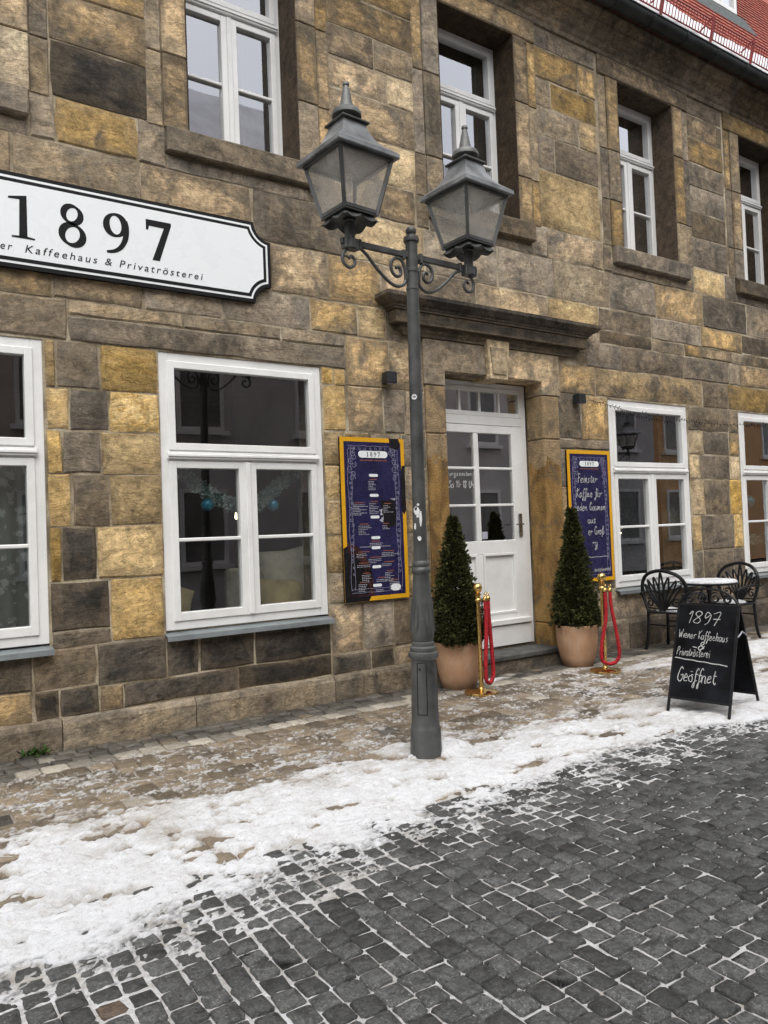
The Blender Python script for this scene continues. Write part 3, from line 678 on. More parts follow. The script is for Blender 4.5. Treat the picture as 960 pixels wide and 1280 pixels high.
# ================================================================== ground
M['earth'] = plain('ground_earth', (.06, .055, .05), .95, 0, .2, 2.0, .4, 20)
tag(MB().add([(-150,-150,-.16),(150,-150,-.16),(150,150,-.16),(-150,150,-.16)], [(0,1,2,3)]).build('ground', M['earth']), kind='structure')
def granite(name, c1, c2, fleck):
    m = NM(name); oi = m.n('ShaderNodeObjectInfo'); v = m.coord('Object', True)
    a = m.noise(v, 48, 5, .82); b = m.noise(v, 15, 6, .72); c_ = m.noise(v, 120, 3, .8)
    c = m.mix(m.ramp(a, [(.38, 0.), (.60, 1.)]), c1, c2)
    c = m.mix(m.ramp(c_, [(.58, 0.), (.68, .8)]), c, fleck)
    c = m.mix(m.ramp(b, [(.36, .65), (.52, 0.)]), c, tuple(x*.5 for x in c1))
    at = m.n('ShaderNodeAttribute'); at.attribute_name = 'tone'
    hsv = m.n('ShaderNodeHueSaturation'); m.l(c, hsv.inputs['Color']); m.l(m.math('MULTIPLY_ADD', at.outputs['Fac'], .95, .52), hsv.inputs['Value'])
    h = m.math('ADD', m.math('MULTIPLY', b, 1.0), m.math('MULTIPLY', a, .35))
    rr = m.ramp(b, [(.3, .34), (.7, .66)])
    return m.bsdf(hsv.outputs[0], rr, 0, m.bump(h, 1.0, .014), .5)
M['sett'] = granite('basalt_sett', (.028, .030, .029), (.088, .090, .087), (.25, .25, .24))
M['settb'] = granite('brown_sett', (.060, .042, .030), (.115, .080, .055), (.22, .19, .15))
M['paver'] = granite('brown_paving', (.135, .105, .072), (.225, .18, .125), (.36, .32, .25))
M['paverl'] = granite('pale_paving', (.27, .245, .20), (.36, .33, .275), (.45, .42, .36))
M['paverd'] = granite('dark_paving', (.060, .055, .046), (.10, .092, .078), (.2, .18, .15))
def sett_verts(w, l, r, h=.006, deep=.07, bev=.007, jit=.005, cut=(.05, .11)):
    hw, hl = w/2, l/2; c = min(w, l)*r.uniform(*cut); o = []
    for sx, sy in ((1,1),(-1,1),(-1,-1),(1,-1)):
        p, q = (sx*hw, sy*(hl-c)), (sx*(hw-c), sy*hl)
        if sx*sy < 0: p, q = q, p
        o += [p, q]
    o = [(x+r.uniform(-jit, jit), y+r.uniform(-jit, jit)) for x, y in o]
    tx, ty = r.uniform(-.035, .035), r.uniform(-.035, .035); n = 8
    vs = [(x, y, -deep) for x, y in o] + [(x, y, -bev*.8 + tx*x + ty*y) for x, y in o]
    vs += [(x*(1-bev/hw), y*(1-bev/hl), tx*x+ty*y + r.uniform(-.001, .001)) for x, y in o]
    vs += [(0, 0, h*.15)]
    fs = []
    for L in range(2):
        for k in range(n): k2 = (k+1) % n; fs.append((L*n+k, L*n+k2, (L+1)*n+k2, (L+1)*n+k))
    for k in range(n): fs.append((2*n+k, 2*n+(k+1) % n, 3*n))
    return vs, fs
def paveobj(name, items, mats, parent, limit, camp=(0, -6.126)):
    """items: (x, y, w, l, mat, visible). The nearest visible ones become pieces of their own, the rest one mesh."""
    r = random.Random(11); items = sorted(items, key=lambda t: (not t[5], (t[0]-camp[0])**2+(t[1]-camp[1])**2))
    rest = MB(); tones = []
    for i, (x, y, w, l, m, vis) in enumerate(items):
        vs, fs = sett_verts(w, l, r); zz = r.uniform(-.004, .004); a = r.uniform(-.03, .03); tone = r.random()
        if vis and i < limit:
            me = bpy.data.meshes.new(name); me.from_pydata(vs, [], fs); me.materials.append(mats[m])
            at = me.attributes.new('tone', 'FLOAT', 'POINT'); at.data.foreach_set('value', [tone]*len(vs))
            me.polygons.foreach_set('use_smooth', [True]*len(fs))
            link(name, me, parent, (x, y, zz), (0, 0, a))
        else:
            rest.cur = m; rest.add([(x+p[0], y+p[1], zz+p[2]) for p in vs], fs); tones += [tone]*len(vs)
    o = rest.build(name+'s', mats, parent, fix=False)
    at = o.data.attributes.new('tone', 'FLOAT', 'POINT'); at.data.foreach_set('value', tones)
    o.data.polygons.foreach_set('use_smooth', [True]*len(o.data.polygons))
    return tag(o, kind='stuff')
CI = cam.matrix_world.inverted()
def inview(x, y, z=0, mg=.04):
    p = CI @ Vector((x, y, z))
    if p.z > -.1: return False
    u, v = p.x/-p.z*962/960, p.y/-p.z*962/960
    return abs(u) < .5+mg and abs(v) < .5*4/3+mg
M['bed'] = plain('joint_sand', (.030, .027, .023), .95, 0, .3, 8, .5, 60)
street = tag(MB().box(-6, 22, -9.2, -2.62, -.15, -.030).build('street', M['bed']), kind='structure')
pave = tag(MB().box(-6, 22, -2.62, .1, -.15, -.024).build('pavement', M['bed']), kind='structure')
YS = lambda x: np.interp(x, [-2, .35, .7, 1.15, 1.8, 2.5, 3.5, 5, 6, 12], [-3.2, -3.15, -3.16, -3.05, -2.98, -2.95, -2.86, -2.79, -2.80, -2.75])
YW = lambda x: np.interp(x, [-2, .5, .9, 1.3, 1.75, 2.3, 2.85, 3.4, 3.8, 4.45, 5.1, 5.9, 7.6, 9, 12], [-1.6, -1.58, -1.72, -1.68, -1.72, -1.69, -1.72, -1.80, -1.98, -2.03, -2.1, -2.1, -1.75, -1.7, -1.7])
items = []; r = random.Random(5); x = -1.6; th = .055
while x < 8.2:
    w = r.uniform(.092, .108); y = -2.64 - r.random()*.06
    while y > -6.4:
        l = r.uniform(.088, .116)
        xx = x+w/2 + (y+4)*-th*.0 + .05*math.sin(x*1.1)*(y+4)
        vis = inview(xx, y-l/2) and y < float(YS(xx))+.18
        items.append((xx + r.uniform(-.003, .003), y-l/2, w-.0095, l-.0095, 1 if (abs(xx-.62) < .06 and abs(y-l/2+3.46) < .05) else 0, vis)); y -= l
    x += w
paveobj('sett', items, [M['sett'], M['settb']], street, 300)
items = []; y = -.055
rows = [(.115, 2), (.12, 2), (.12, 2), (.175, 1)] + [(.172, 0)]*12
for j, (l, m) in enumerate(rows):
    x = -1.4 - r.random()*.15
    while x < 12.5:
        w = r.uniform(.145, .185) if m != 2 else r.uniform(.105, .15)
        mm = m if r.random() > .10 else r.choice((0, 1, 2))
        vis = inview(x+w/2, y-l/2) and y-l/2 > float(YW(x))-.05
        if not (4.74 < x+w/2 < 6.33 and y-l/2 > -.14): items.append((x+w/2, y-l/2, w-.008, l-.008, mm, vis))
        x += w
    y -= l
paveobj('paving_stone', items, [M['paver'], M['paverl'], M['paverd']], pave, 300)

# ---------------------------------------------------------------- snow sheet: thin film, trodden band and joint filling
def vnoise(x, y, seed):
    xi = np.floor(x).astype(np.int64); yi = np.floor(y).astype(np.int64); fx = x-xi; fy = y-yi
    fx = fx*fx*(3-2*fx); fy = fy*fy*(3-2*fy)
    def h(a, b):
        n = (a*374761393 + b*668265263 + seed*982451653) & 0x7fffffff
        n = ((n ^ (n >> 13))*1274126177) & 0x7fffffff
        return ((n ^ (n >> 16)) & 0xffff)/65535.0
    return (h(xi, yi)*(1-fx)+h(xi+1, yi)*fx)*(1-fy) + (h(xi, yi+1)*(1-fx)+h(xi+1, yi+1)*fx)*fy
def fbm(x, y, seed, o=4, g=.55):
    s = 0; a = 1; t = 0
    for k in range(o): s = s + a*vnoise(x*2**k+17.3*k, y*2**k+5.1*k, seed+k); t += a; a *= g
    return s/t
sm = lambda a, b, x: (lambda t: t*t*(3-2*t))(np.clip((x-a)/(b-a), 0, 1))
gx = np.concatenate([np.arange(-1.2, .2, .03), np.arange(.2, 3.6, .0135), np.arange(3.6, 6.2, .02), np.arange(6.2, 12.3, .04)])
gy = np.concatenate([np.arange(-6.2, -5.0, .03), np.arange(-5.0, -2.6, .0135), np.arange(-2.6, -.02, .018)])
X, Y = np.meshgrid(gx, gy)
n1 = fbm(X*1.7, Y*2.6, 3); n2 = fbm(X*7, Y*11, 21, 4); n3 = fbm(X*24, Y*34, 41, 3); n4 = fbm(X*3.4+Y*1.0, Y*5.5, 61, 4)
n5 = fbm(X*46, Y*60, 151, 2)
yw = YW(X) + .20 + (n1-.5)*.70 + (n2-.5)*.25; ys = YS(X) + (n4-.5)*.30 + (n2-.5)*.20
rough = .018*(n2-.5) + .014*(n3-.5) + .016*(n5-.5)
H = np.full_like(X, -.030)
# pavement film: ragged patches, thinning towards the wall; more of it towards the right
film = -.0042 + .030*(n2-.5) + .026*(n4-.5) + .034*(n3-.5) + .036*(n5-.5) + .004*sm(3.5, 6, X)
film = np.maximum(film, -.0085 + .008*(n1-.5))
film = film - .030*sm(-.62, -.40, Y + .25*(n1-.5)) - .003*sm(-1.1, -.6, Y)
H = np.where(Y > yw-.4, np.maximum(H, np.clip(film, -.03, .007)), H)
# trodden band: builds up gradually from both sides
prof = np.minimum(sm(yw+.35, yw-.45, Y), sm(ys-.22, ys+.50, Y))
hol = sm(.60, .72, fbm(X*4.2+9, Y*7.5, 88, 4))*.032 + sm(.63, .74, fbm(X*9+3, Y*14, 99, 3))*.018
hb = -.012 + .027*prof + rough*(.7+.5*prof) - hol*prof + .016*n1*prof
H = np.where(prof > .02, np.maximum(H, hb), H)
# joints in the street: white near the edge, patchy further out
dist = np.clip((ys-Y), 0, 9)
j = -.0098 + .010*sm(.45, .0, dist) + .018*(fbm(X*2.6, Y*2.6, 133, 3)-.5) + .010*(n3-.5) - .0015*sm(.6, 1.6, dist)
dust = sm(.42, .0, dist)*(.012*(n3-.40) + .014*(n2-.46) + .018*(n5-.48))
H = np.where(Y < ys+.30, np.maximum(H, np.clip(j, -.03, -.0045) + dust), H)
# second drift by the chairs and board, a small mound round the lamp foot, heap beside the pots
def mound(cx, cy, rx, ry, h):
    global H
    d = ((X-cx)/rx)**2 + ((Y-cy)/ry)**2; H = np.maximum(H, np.where(d < 1, (1-d)*h*(.6+.8*n2) - .010 + .02*(n2-.5), -.03))
mound(8.4, -1.10, 1.7, .42, .06); mound(7.2, -.92, .9, .20, .04); mound(5.75, -2.62, .75, .28, .06); mound(7.1, -2.2, 1.2, .35, .06); mound(3.30, -1.93, .20, .17, .10); mound(3.05, -1.72, .25, .14, .05); mound(5.15, -.33, .35, .10, .025); mound(10.2, -.9, 1.1, .5, .06)
lampd = np.hypot(X-3.11, Y+1.92); H = np.where((lampd < .095) | ((lampd < .2) & (Y < -1.95) & (X < 3.16)), np.minimum(H, .002), H)
thick = H + .002
dirt = np.clip(.95 - thick/.015, 0, 1)*sm(-3.0, -2.2, Y)*.42 + np.clip(.6 - thick/.012, 0, 1)*.35*sm(-2.7, -3.0, Y) + .22*sm(.46, .70, n1)*sm(-2.95, -2.2, Y) + .26*sm(-2.55, -1.6, Y)*n4 + .22*hol/.032
dirt = np.where(Y < ys, np.minimum(dirt, .14+.28*n2), dirt)
thr = np.where(Y < -2.62, -.0008, -.0035)
cover = np.where(H < thr, .97, .34 + .66*sm(-.003, .009, H))
cover = np.where(H < thr, cover, np.maximum(cover, sm(.35, .75, prof)))
keep = H > -.028
ny, nx = X.shape; idx = np.arange(ny*nx).reshape(ny, nx)
q = np.stack([idx[:-1,:-1], idx[:-1,1:], idx[1:,1:], idx[1:,:-1]], -1).reshape(-1, 4)
kf = (keep[:-1,:-1]|keep[:-1,1:]|keep[1:,1:]|keep[1:,:-1]).reshape(-1); q = q[kf]
used, inv = np.unique(q.reshape(-1), return_inverse=True)
co = np.stack([X, Y, H], -1).reshape(-1, 3)[used].astype(np.float32); q = inv.reshape(-1, 4).astype(np.int32)
me = bpy.data.meshes.new('snow'); me.vertices.add(len(co)); me.vertices.foreach_set('co', co.ravel())
me.loops.add(q.size); me.loops.foreach_set('vertex_index', q.ravel()); me.polygons.add(len(q))
me.polygons.foreach_set('loop_start', np.arange(0, q.size, 4, dtype=np.int32)); me.polygons.foreach_set('loop_total', np.full(len(q), 4, np.int32))
me.polygons.foreach_set('use_smooth', np.ones(len(q), bool)); me.update(calc_edges=True)
at = me.attributes.new('dirt', 'FLOAT', 'POINT'); at.data.foreach_set('value', dirt.reshape(-1)[used].astype(np.float32))
at = me.attributes.new('cover', 'FLOAT', 'POINT'); at.data.foreach_set('value', cover.reshape(-1)[used].astype(np.float32))
me.materials.append(M['snow']); snow = link('snow', me)
tag(snow, 'trodden white and dirty snow along the pavement and in the cobble joints', 'snow', kind='stuff')
# ================================================================== street lamp
M['ironfin'] = plain('weathered_finial', (.125, .13, .122), .5, .1, .3, 8)
def make_lamp():
    L = empty('street_lamp', (3.11, -1.92, -.01), 0)
    # base: buried foot, access box shaft, rings, leafed baluster, shaft
    MB().lathe([(.108, -.05), (.107, .0), (.103, .19), (.100, .20), (.096, .215), (.094, .23), (.083, .655), (.083, .66)], n=28).build('base', M['iron'], L, smooth=True)
    MB().lathe([(.085, .655), (.101, .672), (.104, .69), (.100, .705), (.088, .712), (.092, .722), (.090, .738), (.076, .748), (.078, .757), (.076, .770), (.066, .778)], n=28).build('base_ring', M['iron'], L, smooth=True)
    flute = lambda a, z: 1 + .045*abs(math.sin(a*6))*sm1(z)
    def sm1(z): return max(0, min(1, (z-.80)/.06))*max(0, min(1, (1.24-z)/.06))
    pf = [(.064, .775), (.074, .80), (.078, .84), (.077, .90), (.071, .98), (.062, 1.08), (.056, 1.18), (.054, 1.235)]
    MB().lathe(pf, n=48, wob=flute).build('baluster', M['iron'], L, smooth=60)
    mb = MB()
    for k in range(6):                       # leaf outlines on the baluster
        a0 = k*math.pi/3 + .3
        for s_ in (-1, 1):
            pts = []
            for t in range(9):
                u = t/8; z = .84 + .22*u; rr = np.interp(z, [p[1] for p in pf], [p[0] for p in pf]) + .004
                a = a0 + s_*.30*math.sin(math.pi*u)*(1-.35*u); pts.append((rr*math.cos(a), rr*math.sin(a), z))
            mb.tube(pts, .004, 5)
    mb.build('leaf_relief', M['iron'], L, smooth=True)
    MB().lathe([(.054, 1.23), (.062, 1.238), (.065, 1.255), (.060, 1.27), (.052, 1.278), (.058, 1.292), (.058, 1.305), (.048, 1.32)], n=28).build('collar', M['iron'], L, smooth=True)
    MB().lathe([(.0475, 1.315), (.046, 1.9), (.043, 2.9), (.041, 3.17), (.0445, 3.172), (.0445, 3.186), (.041, 3.19), (.041, 3.29), (.047, 3.295), (.047, 3.315), (.041, 3.32), (.041, 3.50)], n=24).build('shaft', M['iron'], L, smooth=True)
    MB().lathe([(.041, 3.498), (.053, 3.505), (.055, 3.52), (.053, 3.535), (.034, 3.545), (.028, 3.555), (.036, 3.568), (.036, 3.59), (.026, 3.605), (.012, 3.61)], n=20).build('finial', M['iron'], L, smooth=True)
    a = math.radians(222); c, s_ = math.cos(a), math.sin(a)
    hatch = MB()
    for z0, z1, w in ((.30, .64, .1),):
        for (p, q) in (((-.36, z0), (.36, z0)), ((.36, z0), (.36, z1)), ((.36, z1), (-.36, z1)), ((-.36, z1), (-.36, z0))):
            pts = []
            for t in range(7):
                u = t/6; an = a + (p[0]+(q[0]-p[0])*u)*1.0; z = p[1]+(q[1]-p[1])*u; rr = np.interp(z, [.23, .655], [.094, .083]) + .0005
                pts.append((rr*math.cos(an), rr*math.sin(an), z))
            hatch.tube(pts, .0028, 5)
    hatch.build('hatch_seam', M['black'], L)
    MB().lathe([(.008, -.004), (.008, .004)], n=10, ax='x').xf(Matrix.Translation((.0845*math.cos(a-.15), .0845*math.sin(a-.15), .60)) @ Matrix.Rotation(a, 4, 'Z')).build('hatch_lock', M['black'], L)
    # torn stickers on the shaft
    rr = random.Random(4); st = MB()
    for (an, z, w, h) in ((a-.25, 1.66, .06, .07), (a+.35, 1.60, .02, .14), (a-.5, 1.55, .02, .05), (a+.1, 1.47, .03, .035), (a+.05, 1.70, .02, .02), (a-.05, 1.62, .02, .02)):
        n = 7; pts = []
        for k in range(n):
            q = 2*math.pi*k/n; rad = rr.uniform(.7, 1.1); pts.append((an + math.cos(q)*w/2*rad/.047, z + math.sin(q)*h/2*rad))
        st.add([(.0482*math.cos(p), .0482*math.sin(p), zz) for p, zz in pts] + [(.046*math.cos(p), .046*math.sin(p), zz) for p, zz in pts], [tuple(range(n)), tuple(range(2*n-1, n-1, -1))] + [(k, (k+1) % n, (k+1) % n+n, k+n) for k in range(n)])
    tag(st.build('torn_sticker', M['sticker'], L), kind='stuff')
    n = 16; vs = []
    for rad in (.0475, .0455):
        for k in range(n): q = 2*math.pi*k/n; p = a - .05 + math.cos(q)*.019/.046; vs.append((rad*math.cos(p), rad*math.sin(p), 2.43 + math.sin(q)*.019))
    MB().add(vs, [tuple(range(n)), tuple(range(2*n-1, n-1, -1))] + [(k, (k+1) % n, (k+1) % n+n, k+n) for k in range(n)]).build('round_sticker', M['sticker'], L)
    MB().tube([(.0477*math.cos(a-.05+u), .0477*math.sin(a-.05+u), 2.43) for u in (-.22, -.1, 0, .1, .22)], .0025, 4).build('sticker_print', M['black'], L)
    # arm and scrolls
    AX = .52
    ab = MB().box(-AX-.05, AX+.07, -.014, .014, 3.385, 3.425, .004); ab.build('arm', M['iron'], L)
    for sg in (-1, 1):
        def spiral(cx, cz, r0, r1, a0, turns, n=26):
            return [(cx + (r0+(r1-r0)*k/n)*math.cos(a0+turns*2*math.pi*k/n), 0, cz + (r0+(r1-r0)*k/n)*math.sin(a0+turns*2*math.pi*k/n)) for k in range(n+1)]
        main = spline([(sg*.045, 0, 3.30), (sg*.05, 0, 3.245), (sg*.08, 0, 3.195), (sg*.14, 0, 3.178), (sg*.21, 0, 3.205), (sg*.30, 0, 3.275), (sg*.37, 0, 3.345), (sg*.43, 0, 3.385)], 6)
        MB().tube(main, .0115, 8, flat=(0, 1, 0)).build('scroll', M['iron'], L, smooth=True)
        up = spline([(sg*.055, 0, 3.225), (sg*.06, 0, 3.29), (sg*.075, 0, 3.345), (sg*.11, 0, 3.372), (sg*.155, 0, 3.36), (sg*.178, 0, 3.315), (sg*.165, 0, 3.265), (sg*.13, 0, 3.245), (sg*.10, 0, 3.262), (sg*.098, 0, 3.295), (sg*.118, 0, 3.312), (sg*.138, 0, 3.302)], 6)
        MB().tube(up, .0115, 8, flat=(0, 1, 0)).build('scroll', M['iron'], L, smooth=True)
        e = spline([(sg*.43, 0, 3.385), (sg*.485, 0, 3.372), (sg*.535, 0, 3.35), (sg*.562, 0, 3.305), (sg*.55, 0, 3.26), (sg*.51, 0, 3.24), (sg*.475, 0, 3.258), (sg*.468, 0, 3.292), (sg*.49, 0, 3.315), (sg*.515, 0, 3.30)], 6)
        MB().tube(e, .0115, 8, flat=(0, 1, 0)).build('scroll', M['iron'], L, smooth=True)
        for x in (.075, .43): MB().box(sg*x-.011, sg*x+.011, -.02, .02, 3.368, 3.435, .003).build('arm_clamp', M['iron'], L)
    # lanterns
    def lantern(x):
        T = empty('lantern', (x, 0, 3.40), R(3), L)
        MB().lathe([(.040, -.035), (.040, .02), (.034, .025), (.034, .135), (.042, .14), (.042, .165)], n=20).build('socket', M['iron'], T, smooth=True)
        MB().box(-.055, .055, -.03, .03, -.045, .03, .006).build('socket_saddle', M['iron'], T)
        zb, zt, hb, ht = .165, .535, .125, .205
        mb = MB()                                 # scalloped skirt
        for k in range(4):
            i0 = len(mb.v); m_ = 12
            top = [((-hb+.02) + (2*hb-.04)*q/m_, -hb+.02, zb+.0) for q in range(m_+1)]
            bot = [(-hb-.012 + (2*hb+.024)*q/m_, -hb-.012, zb-.022-.028*abs(math.sin(math.pi*q/m_*2)) - (.022 if q in (0, m_) else 0)) for q in range(m_+1)]
            vs = top+bot+[(p[0], p[1]+.006, p[2]) for p in top]+[(p[0], p[1]+.006, p[2]) for p in bot]; n = m_+1
            fs = []
            for q in range(m_): fs += [(q, q+1, n+q+1, n+q), (2*n+q, 3*n+q, 3*n+q+1, 2*n+q+1), (n+q, n+q+1, 3*n+q+1, 3*n+q)]
            mb.add(vs, fs).xf(Matrix.Rotation(k*math.pi/2, 4, 'Z'), i0)
        mb.build('skirt', M['iron'], T)
        fr = MB(); fr.box(-hb-.008, hb+.008, -hb-.008, hb+.008, zb-.004, zb+.008, .002)
        for sx in (-1, 1):
            for sy in (-1, 1): fr.tube([(sx*hb, sy*hb, zb), (sx*ht, sy*ht, zt)], .017, 4, flat=(sx, -sy, 0))
        for k in range(4):
            i0 = len(fr.v)
            fr.box(-hb-.004, hb+.004, -hb-.012, -hb+.012, zb+.009, zb+.032); fr.box(-ht+.002, ht-.002, -ht-.010, -ht+.012, zt-.03, zt-.002)
            fr.xf(Matrix.Rotation(k*math.pi/2, 4, 'Z'), i0)
        fr.build('lantern_frame', M['iron'], T)
        for k in range(4):
            i0 = .0; a0, b0 = zb+.025, zt-.02
            f = lambda z: hb + (ht-hb)*(z-zb)/(zt-zb)
            w0, w1 = f(a0)-.008, f(b0)-.008; y0_, y1_ = -f(a0), -f(b0)
            mb = MB().add([(-w0, y0_, a0), (w0, y0_, a0), (w1, y1_, b0), (-w1, y1_, b0), (-w0, y0_+.004, a0), (w0, y0_+.004, a0), (w1, y1_+.004, b0), (-w1, y1_+.004, b0)],
                          [(0,1,2,3),(7,6,5,4),(0,4,5,1),(1,5,6,2),(2,6,7,3),(3,7,4,0)])
            mb.build('pane', M['lampglass'], T, rot=(0, 0, k*math.pi/2))
        rings = [(.238, zt-.012), (.242, zt-.006), (.240, zt+.022), (.225, zt+.034), (.175, zt+.072), (.135, zt+.115), (.108, zt+.165), (.092, zt+.215), (.088, zt+.235)]
        vs = []; fs = []
        for h_, z in rings: vs += [(-h_,-h_,z),(h_,-h_,z),(h_,h_,z),(-h_,h_,z)]
        for i in range(len(rings)-1):
            for k in range(4): k2 = (k+1) % 4; fs.append((i*4+k, i*4+k2, (i+1)*4+k2, (i+1)*4+k))
        fs += [(3,2,1,0), tuple((len(rings)-1)*4+k for k in range(4))]
        MB().add(vs, fs).build('lantern_roof', M['ironroof'], T)
        MB().box(-.108, .108, -.108, .108, zt+.235, zt+.25, .004).build('roof_cap', M['iron'], T)
        MB().lathe([(.068, zt+.25), (.060, zt+.262), (.060, zt+.285), (.090, zt+.288), (.098, zt+.296), (.097, zt+.318), (.088, zt+.332), (.062, zt+.345), (.050, zt+.352), (.045, zt+.365), (.024, zt+.47), (.018, zt+.50), (.024, zt+.506), (.022, zt+.522), (.010, zt+.53)], n=24).build('lantern_finial', M['ironfin'], T, smooth=True)
        MB().lathe([(.012, zb), (.012, zb+.16), (.022, zb+.17), (.030, zb+.22), (.022, zb+.28), (.006, zb+.30)], n=12).build('bulb', M['lampglass'], T, smooth=True)
    lantern(-.50); lantern(.52)
    return L
lamp = make_lamp(); lamp.rotation_euler = (R(.15), R(.55), R(1.0))
tag(lamp, 'grey cast iron street lamp with two glass lanterns, standing in the snow before the door', 'street lamp', 'street lamps')
# ================================================================== lettering tools
def brush(mb, pts, ws, y=0.0, t=.001, closed=False):
    """a ribbon of varying width in the x,z plane with thickness t towards -y"""
    P = [Vector((p[0], p[1])) for p in pts]; n = len(P); vs = []; fs = []
    for i in range(n):
        a = P[i-1] if (closed or i) else P[0]; b = P[(i+1) % n] if (closed or i < n-1) else P[-1]
        d = (b-a); d = d.normalized() if d.length > 1e-9 else Vector((1, 0)); nn = Vector((-d.y, d.x)); w = (ws[i] if hasattr(ws, '__len__') else ws)/2
        p, q = P[i]+nn*w, P[i]-nn*w
        vs += [(p.x, y-t, p.y), (q.x, y-t, q.y), (p.x, y, p.y), (q.x, y, q.y)]
    for i in range(n if closed else n-1):
        a, b = i*4, ((i+1) % n)*4
        fs += [(a, b, b+1, a+1), (a, a+2, b+2, b), (a+1, b+1, b+3, a+3)]
    return mb.add(vs, fs)
def digits(mb, s, x, z, h, sp, y, t=.001, sx=1.0):
    k = h/.325
    def ell(cx, cz, rx, rz, thick, thin, n=28, tilt=.35):
        pts = []; ws = []
        for i in range(n):
            a = 2*math.pi*i/n; pts.append((x+(cx+rx*math.cos(a))*k*sx, z+(cz+rz*math.sin(a))*k)); ws.append((thin+(thick-thin)*abs(math.cos(a-tilt))**1.4)*k)
        brush(mb, pts, ws, y, t, True)
    def poly(p): mb.prism([(x+a*k*sx, z+b*k) for a, b in p], y-t, y)
    for ch in s:
        if ch == '1':
            poly([(.068, .014), (.124, .014), (.124, .322), (.100, .318), (.0, .298), (.0, .283), (.075, .287)]); poly([(.018, 0), (.175, 0), (.175, .012), (.125, .018), (.07, .018), (.018, .012)])
        elif ch == '8':
            ell(.10, .246, .062, .066, .048, .020, tilt=-.5); ell(.10, .090, .076, .078, .054, .022, tilt=-.5)
        elif ch == '9':
            ell(.092, .228, .070, .084, .052, .020, tilt=.2)
            pts = spline([(.158, .27, 0), (.172, .21, 0), (.165, .13, 0), (.13, .06, 0), (.08, .022, 0), (.02, .008, 0)], 5)
            brush(mb, [(x+p.x*k*sx, z+p.y*k) for p in pts], [(.040*(1-i/len(pts))**.7+.014)*k for i in range(len(pts))], y-.0004, t)
        elif ch == '7':
            poly([(0, .325), (.205, .325), (.205, .30), (.105, 0), (.045, 0), (.145, .272), (.025, .275), (.018, .24), (0, .24)])
        x += sp
    return mb
